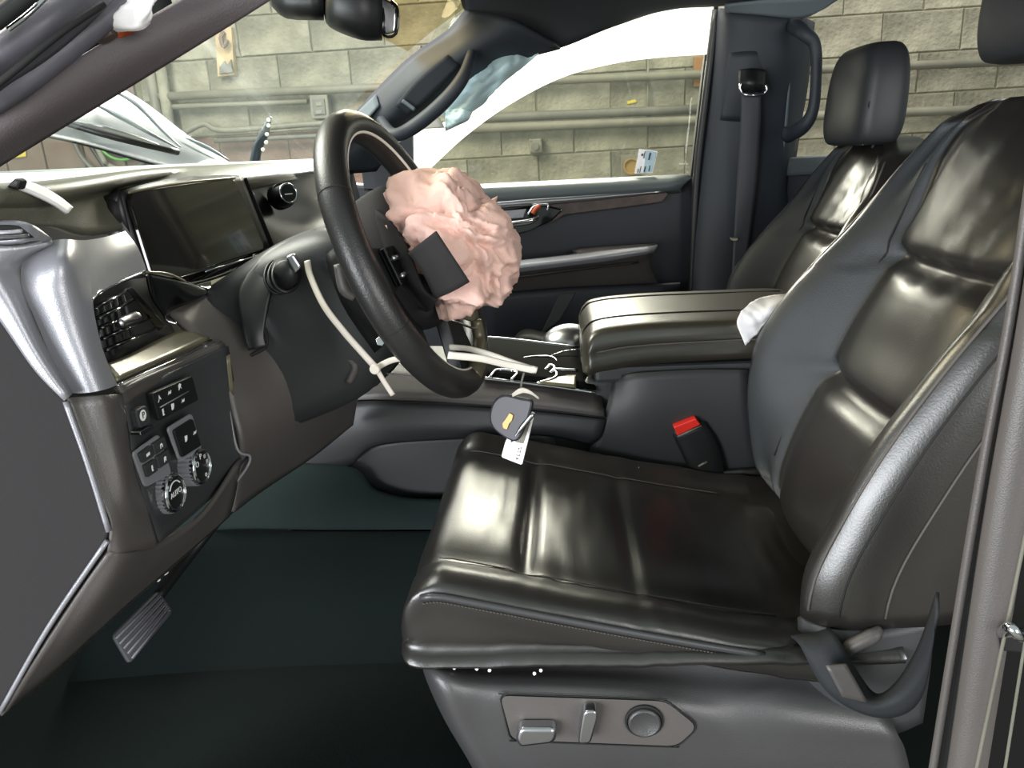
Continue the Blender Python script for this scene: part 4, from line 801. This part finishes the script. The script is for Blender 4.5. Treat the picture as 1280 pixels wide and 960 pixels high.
def wrinkle(vs, dx, dy, dz, amp=1):
    out = []
    for v in vs:
        l = v - V((dx, dy, dz)); 
        a = 0
        if l.z > 1.40 and l.x < .60: # creases running down from the shoulder in the top panel
            s_ = l.y * 1.0 + (l.z - 1.5) * .45
            a = .006 * noise.noise(V((s_ * 22, l.z * 4, 3))) + .003 * noise.noise(V((s_ * 50, l.z * 7, 8)))
        else: a = .0035 * noise.noise(l * 14)
        out.append(v + V((-a * amp, 0, a * amp * .3)))
    return out
def seat_back(parent, dx, dy, dz, seams=True):
    zs = [1.045, 1.05, 1.06] + [1.08 + i * (1.61 - 1.08) / 74 for i in range(75)] + [1.618, 1.625, 1.63]
    secs = []
    for i, z in enumerate(zs):
        s = backsec(min(z, 1.62), dx, dy, dz, max(0, (z - 1.55) / .08))
        if i < 2 or i >= len(zs) - 3:
            c = sum(s, V()) / len(s); k = {0: .72, 1: .92}.get(i, {len(zs) - 3: .96, len(zs) - 2: .86, len(zs) - 1: .6}.get(i, 1)); s = [V((c.x + (p.x - c.x) * k, c.y + (p.y - c.y) * k, z + dz)) for p in s]
        secs.append(s)
    R = [cr(r, 4, True) for r in secs]; nc = len(R[0]); vs = [p for r in R for p in r]; vs = wrinkle(vs, dx, dy, dz)
    fs = [(i * nc + j, i * nc + (j + 1) % nc, (i + 1) * nc + (j + 1) % nc, (i + 1) * nc + j) for i in range(len(R) - 1) for j in range(nc)]
    fs += [tuple(range(nc)), tuple((len(R) - 1) * nc + j for j in range(nc))]
    o = mk('backrest', vs, fs, M['leather'], parent); o.data.materials.append(M['perf'])
    for pi, pg_ in enumerate(o.data.polygons):
        j = (pi % nc) / 4
        if pi < (len(R) - 1) * nc and 12.2 < j < 15.0 and pi // nc < (len(R)) * .93: pg_.material_index = 1
    # perforated inner bolster and stitched seams follow the surface
    def seam(idx, z0, z1, r, m, off=.0012, nm='seam'):
        P = []
        for i in range(26):
            z = z0 + (z1 - z0) * i / 25; s = backsec(z, dx, dy, dz, max(0, (z - 1.55) / .08)); c = sum(s, V()) / len(s); p = s[idx]; P.append(p + (p - c).normalized() * off)
        tube(nm, P, r, m, parent, n=1, seg=6)
    seam(4, 1.075, 1.58, .0018, M['leather_seam']); seam(3, 1.075, 1.56, .0012, M['deep'], .0005); seam(2, 1.075, 1.54, .0014, M['leather_seam'], .0008)
    seam(16, 1.09, 1.57, .0026, M['piping'], .001); seam(7, 1.10, 1.55, .0016, M['deep'], .002); seam(13, 1.10, 1.55, .0016, M['deep'], .003)
    return o
def headrest(parent, cx, cy, cz, w_=.125, h=.105, th=.055, tilt=.06, m=None):
    secs = []
    for k, (f, a, b) in enumerate(((-.98, .72, .62), (-.90, .92, .86), (-.6, 1, 1), (-.1, 1.02, 1.0), (.4, .99, .95), (.75, .9, .85), (.93, .78, .68), (.99, .66, .5))):
        z = cz + f * h; x = cx + f * h * tilt; W_ = w_ * a; T = th * b
        sg = lambda q, e: math.copysign(abs(q) ** e, q)
        secs.append([V((x + T * sg(math.cos(q), .62), cy + W_ * sg(math.sin(q), .55), z)) for q in [math.pi * (2 * i + 1) / 20 for i in range(20)]])
    o = loft('headrest', secs, m or M['leather_matte'], parent, nu=4, nv=4)
    for s in (-.035, .035): tube('headrest_post', [V((cx + .015, cy + s, cz - h * 1.7)), V((cx + .012, cy + s, cz - h * .8))], .007, M['satin'], parent, n=2)
    return o
# cushion
ZT = smooth_tab([(-.215, 1.045), (-.205, 1.085), (-.19, 1.108), (-.165, 1.116), (-.12, 1.107), (-.019, 1.083), (.1, 1.056), (.211, 1.033), (.40, 1.0)])
def cushsec(x, dx, dy, dz, s=1):
    z = interp(ZT, x); zb = 1.035
    cr_ = 0
    for xc, a in ((-.062, .016), (.075, .006)): cr_ += a * math.exp(-((x - xc) / .009) ** 2)
    pf_ = 1.0 if x > -.16 else max(.2, (x + .215) / .055)
    P = [(.79, zb - .02), (.772, zb), (.767, z - .035), (.764, z - .004), (.772, z + .008 * pf_), (.795, z + .014 * pf_), (.825, z + .006 * pf_), (.845, z - .004 - cr_ * .4), (.90, z + .001 - cr_), (1.02, z - .002 - cr_), (1.14, z + .001 - cr_), (1.20, z - .004 - cr_ * .4), (1.225, z + .006 * pf_), (1.25, z + .014 * pf_), (1.262, z + .006 * pf_), (1.270, z - .01), (1.270, z - .04), (1.262, zb), (1.25, zb - .02)]
    return [V((x + dx, y + dy, zz + dz)) for y, zz in P]
def seat_cushion(parent, dx, dy, dz):
    xs = [-.215, -.212, -.206, -.20, -.19] + [-.18 + i * .55 / 70 for i in range(71)]
    secs = []
    for i, x in enumerate(xs):
        s = cushsec(x, dx, dy, dz)
        if i < 4:
            c = sum(s, V()) / len(s); k = (.86, .93, .97, .99)[i]; s = [V((p.x, c.y + (p.y - c.y) * k, c.z + (p.z - c.z) * k)) for p in s]
        secs.append(s)
    R = [cr(r, 4, True) for r in secs]; nc = len(R[0]); vs = [p for r in R for p in r]
    vs = [v + V((0, 0, .003 * noise.noise((v - V((dx, dy, dz))) * 13) + .0012 * noise.noise(V((v.x * 60, v.y * 10, 1))))) for v in vs]
    fs = [(i * nc + j, i * nc + (j + 1) % nc, (i + 1) * nc + (j + 1) % nc, (i + 1) * nc + j) for i in range(len(R) - 1) for j in range(nc)]
    fs += [tuple(range(nc)), tuple((len(R) - 1) * nc + j for j in range(nc))]
    mk('cushion', vs, fs, M['leather'], parent)
    def sm(idx, x0, x1, r, m, off, n=30, lift=0):
        P = []
        for i in range(n):
            x = x0 + (x1 - x0) * i / (n - 1); s = cushsec(x, dx, dy, dz); p = s[idx]; P.append(p + V((0, -off if idx < 9 else off, lift)))
        return P
    tube('piping', sm(3, -.18, .215, 0, 0, .002), .0042, M['piping'], parent, n=1, seg=8)
    tube('piping', sm(15, -.18, .22, 0, 0, .002), .0035, M['piping'], parent, n=1, seg=8)
    tube('stitch_line', sm(7, -.17, .25, 0, 0, 0, lift=.002), .0010, M['leather_seam'], parent, n=1, seg=6)
    tube('stitch_line', sm(11, -.17, .25, 0, 0, 0, lift=.002), .0010, M['leather_seam'], parent, n=1, seg=6)
    # row of stitches under the piping
    vs_, fs_ = [], []
    for i in range(96):
        x = -.178 + i * .0041; p = cushsec(x, dx, dy, dz)[3] + V((0, -.0015, -.0085)); a, f_ = tubemesh([p, p + V((.0026, 0, -.0007))], .0008, 4)
        fs_ += [tuple(q + len(vs_) for q in t_) for t_ in f_]; vs_ += a
    mk('stitches', vs_, fs_, M['leather_seam'], parent, kind='stuff')
ds = thing('driver_seat', 'black leather driver seat nearest the camera with power switches', 'seat', (.1, 1.02, .76))
seat_back(ds, 0, 0, 0); seat_cushion(ds, 0, 0, 0)
headrest(ds, .605, 1.02, 1.775, .13, .105, .06)
box('seat_base', (.08, 1.02, .86), (.42, .42, .22), M['deep'], ds, bevel=.02)
st_rows = [[(524, 815, .92), (531, 824, .80), (600, 829, .80), (700, 829, .80), (800, 826, .80), (900, 820, .80), (955, 815, .80), (1005, 822, .80), (1080, 850, .80)],
           [(526, 818, .90), (534, 830, .785), (600, 838, .785), (700, 840, .785), (800, 842, .785), (885, 845, .785), (945, 846, .785), (1000, 850, .783), (1100, 880, .785)],
           [(528, 826, .90), (538, 838, .764), (600, 850, .763), (700, 853, .763), (800, 858, .763), (872, 868, .763), (920, 872, .763), (990, 872, .763), (1110, 895, .766)],
           [(535, 848, .90), (545, 860, .755), (602, 868, .749), (700, 870, .749), (800, 876, .749), (868, 890, .749), (925, 898, .752), (1000, 900, .749), (1120, 915, .755)],
           [(554, 890, .90), (565, 905, .755), (610, 910, .747), (700, 910, .747), (800, 912, .747), (885, 925, .747), (940, 930, .748), (1010, 930, .747), (1130, 935, .755)],
           [(588, 950, .90), (600, 965, .757), (640, 970, .749), (720, 975, .749), (810, 975, .749), (890, 975, .749), (950, 975, .749), (1020, 975, .749), (1140, 980, .755)],
           [(610, 1000, .92), (620, 1010, .77), (660, 1020, .765), (730, 1030, .765), (810, 1030, .765), (890, 1030, .765), (950, 1030, .765), (1020, 1030, .765), (1150, 1030, .77)]]
patch('side_trim', st_rows, M['seat_trim'], ds, nu=6, nv=5, solid=.005)
pw = (at(740, 900, .743), V((0, -1, 0)))
rplate('switch_plate', [(625, 869), (832, 876), (872, 908), (846, 932), (640, 924)], pw, .0012, M['plastic_mid'], ds, .012, .0004, label='recessed plate carrying the seat switches')
tube('plate_gap', [p + V((0, -.0002, 0)) for p in rnd([(624, 867), (833, 874), (874, 908), (847, 934), (638, 926)], (pw[0], pw[1]), .012)], .0009, M['deep'], ds, closed=True, n=2)
def lump(name, poly, pl, th, m, parent, r, bev, **k): return rplate(name, poly, pl, th, m, parent, r, bev, segs=4, smooth=True, **k)
lump('cushion_switch', [(650, 897), (694, 897), (697, 908), (692, 917), (650, 922), (645, 912)], pw, .018, M['satin'], ds, .006, .006, label='horizontal silver seat switch')
lump('recline_switch', [(729, 876), (745, 875), (747, 884), (738, 916), (722, 917), (724, 900)], pw, .018, M['satin'], ds, .005, .006, label='upright silver recline switch')
disc('lumbar_switch', at(805, 900, .742), (0, -1, 0), .0225, .01, M['deep'], ds, seg=40, prof=[(1, 0), (1, .003), (.9, .004), (.85, .002)])
disc('lumbar_pad', at(805, 900, .742), (0, -1, 0), .0190, .01, M['seat_trim'], ds, seg=40, prof=[(1, 0), (1, .006), (.9, .008), (.5, .005), (.1, .004)])
patch('recliner_cover', [[(1000, 770, .80), (1040, 785, .77), (1100, 785, .77), (1165, 772, .78)], [(1005, 840, .79), (1045, 845, .765), (1100, 845, .765), (1160, 830, .775)], [(1030, 900, .79), (1060, 910, .77), (1110, 915, .77), (1150, 900, .78)]], M['plastic'], ds, solid=.01)
tube('recliner_rod', [(1048, 822, .76), (1065, 808, .755), (1090, 795, .755), (1100, 786, .76)], [.005, .009, .009, .005], M['plastic_mid'], ds, px=True)
for q in ((568, 835), (585, 832), (596, 836), (612, 838), (668, 842), (676, 838)):
    disc('dried_splash', at(q[0], q[1], .763), (0, -1, 1), .0022, .001, M['label_white'], ds, seg=8)
# driver belt loop by the seat hinge
bl = thing('driver_seat_belt', 'dark seat belt webbing looping behind the driver seat hinge', 'seat belt', at(1080, 890, .72))
def ribbon(name, pts, hw, m, parent, wdir, px=True):
    P = cr([at(*p) for p in pts] if px else pts, 6); vs = []; 
    W_ = V(wdir).normalized()
    for p in P: vs += [p - W_ * hw, p, p + W_ * hw]
    fs = []
    for i in range(len(P) - 1):
        for j in (0, 1): fs.append((i * 3 + j, i * 3 + j + 1, i * 3 + j + 4, i * 3 + j + 3))
    return mk(name, vs, fs, m, parent, solid=.0025, off=0)
patch('webbing', [[(975, 800, .87), (995, 800, .76), (1030, 860, .725), (1075, 890, .715), (1120, 895, .71), (1152, 870, .70), (1165, 800, .68)],
      [(998, 785, .87), (1020, 798, .755), (1050, 845, .722), (1085, 880, .712), (1125, 870, .705), (1155, 830, .69), (1172, 770, .67)],
      [(1018, 772, .87), (1042, 790, .755), (1068, 835, .735), (1095, 868, .73), (1122, 852, .725), (1150, 805, .71), (1172, 740, .69)]], M['belt_dark'], bl, nu=6, nv=3, solid=.003)
patch('stitched_end', [[(1032, 832, .715), (1058, 830, .715)], [(1052, 870, .71), (1085, 878, .71)]], M['plastic_mid'], bl, solid=.003)
# buckle
bu = thing('seat_belt_buckle', 'black seat belt buckle with a red button beside the console', 'buckle', at(880, 590, 1.26))
loft('buckle_body', [[at(843, 540, 1.262), at(878, 527, 1.262), at(880, 533, 1.285), at(848, 546, 1.285)], [at(858, 570, 1.262), at(895, 556, 1.262), at(896, 560, 1.285), at(860, 574, 1.285)], [at(878, 615, 1.262), at(908, 604, 1.262), at(908, 606, 1.285), at(880, 617, 1.285)]], M['black'], bu, nu=3)
extr('red_button', [at(x, y, 1.256) for x, y in ((842, 534), (870, 523), (876, 531), (847, 545))], (0, .02, 0), M['red'], bu, bevel=.002)
tube('button_edge', [at(847, 546, 1.254), at(877, 532, 1.254)], .0012, M['pipe_dark'], bu, n=2)
tube('buckle_label', [at(873, 583, 1.258), at(884, 577, 1.258)], .002, M['pipe_dark'], bu, n=2)
disc('crumb', at(795, 585, 1.235), (0, -.3, 1), .006, .002, M['plywood'], None, seg=7, label='small tan crumb on the driver seat edge beside the console', cat='debris')

ps = thing('passenger_seat', 'black leather passenger seat beyond the armrest', 'seat', (.25, 1.86, .76))
seat_back(ps, .13, .84, -.045); seat_cushion(ps, .05, .84, -.01)
headrest(ps, .685, 1.86, 1.672, .13, .105, .06)
disc('headrest_button', V((.66, 1.738, 1.65)), (0, -1, 0), .014, .004, M['deep'], ps)
box('seat_base', (.2, 1.86, .86), (.42, .42, .22), M['deep'], ps, bevel=.02)

# ================================================================ NEAR DOOR FRAME
da = thing('driver_pillar', 'brown-grey driver windscreen pillar trim running up to the left corner', 'pillar', at(100, 120, .62))
patch('pillar_trim', [[(-80, 255, .575), (0, 203, .59), (170, 100, .64), (337, 0, .69), (420, -50, .72)], [(-80, 225, .56), (0, 170, .57), (150, 80, .62), (285, 0, .67), (360, -50, .70)],
      [(-80, 200, .555), (0, 137, .565), (60, 98, .585), (122, 57, .61), (187, 30, .63), (245, -12, .65), (300, -60, .68)], ][:2] + [[(-80, 195, .56), (0, 137, .57), (122, 57, .61), (215, 8, .65), (300, -50, .69)]], M['apillar'], da, nu=6, nv=6, solid=.006)
patch('dark_gap', [[(-20, 155, .60), (60, 110, .61), (130, 65, .64), (220, 15, .67)], [(-20, 110, .60), (60, 60, .61), (130, 15, .64), (200, -30, .67)]], M['deep'], da, solid=.004)
tube('seal_lip', [(-40, 145, .56), (20, 108, .565), (80, 62, .58), (130, 25, .60), (170, -10, .62)], [.009, .010, .010, .008, .007], M['rubber'], da, px=True)
patch('outer_frame', [[(-60, 150, .55), (0, 108, .555), (70, 60, .57), (150, -10, .60)], [(-60, 120, .53), (0, 72, .54), (60, 30, .55), (110, -15, .58)], [(-60, 95, .54), (0, 45, .545), (35, 15, .55), (65, -15, .57)]], M['rubber'], da, solid=.006)
tube('frame_groove', [(-40, 132, .532), (10, 95, .535), (75, 42, .55), (130, 5, .575)], .0025, M['deep'], da, px=True)
tube('bright_edge', [(10, 37, .53), (35, 18, .535), (58, -4, .545)], .0018, M['chrome'], da, px=True)
tube('outer_seal', [(-40, 50, .52), (0, 22, .525), (40, -10, .53)], .006, M['deep'], da, px=True)
tube('small_bolt', [(26, 112, .585), (32, 110, .585)], .004, M['tie'], da, px=True, n=2)
prism('rusty_clip', [(142, 38), (165, 36), (150, 46), (143, 48)], .615, .01, M['orange'], da)
prism('wire_bundle', [(112, 42), (135, 30), (142, 44), (118, 56)], .60, .012, M['wood'], da, bevel=.004)
sheet('torn_airbag_flap', [[(168, -14, .62), (190, -14, .62), (230, -30, .63)], [(145, 12, .60), (180, 10, .595), (188, 0, .60)], [(130, 28, .60), (165, 30, .595), (187, 18, .60)], [(134, 37, .605), (170, 35, .60), (186, 28, .61)]], M['label_white'], None, .008, 30,
      label='torn white cloth flap hanging from the driver pillar at the top left', cat='cloth')
db_ = thing('driver_door_pillar', 'dark driver door pillar edge with rubber seals at the right', 'pillar', at(1200, 900, .5))
def strip(name, a, b, m, r, flat=1, mid=None, Y=.5):
    return tube(name, [(a[0], a[1], Y)] + [(q[0], q[1], Y) for q in (mid or [])] + [(b[0], b[1], Y)], r, m, db_, px=True, n=8, flat=flat, updir=(0, 1, 0), seg=12)
prism('pillar_body', [(1300, 180), (1262, 430), (1225, 640), (1168, 1000), (1420, 1000), (1420, 180)], .56, .015, M['deep'], db_, bevel=.01)
strip('inner_lip', (1292, 200), (1160, 1000), M['plastic_mid'], .0035, mid=[(1262, 400), (1222, 620)], Y=.555)
strip('rubber_seal', (1342, 180), (1205, 1000), M['plastic_mid'], .017, flat=.7, mid=[(1302, 420), (1258, 660)], Y=.54)
strip('outer_lip', (1350, 300), (1208, 1020), M['pipe_dark'], .0013, mid=[(1296, 600)], Y=.515)
strip('outer_lip', (1330, 560), (1250, 1000), M['pipe_dark'], .0011, mid=[(1292, 740)], Y=.505)
prism('outer_skin', [(1300, 560), (1278, 640), (1212, 1010), (1420, 1010), (1420, 500)], .53, .02, M['fascia'], db_, bevel=.004)
tube('latch_striker', [(1252, 792, .52), (1262, 784, .50), (1275, 796, .50), (1285, 790, .52)], .004, M['chrome'], db_, px=True)
prism('latch_plate', [(1250, 796), (1290, 790), (1292, 818), (1254, 815)], .525, .006, M['black'], db_)
print('objects', len(bpy.data.objects))
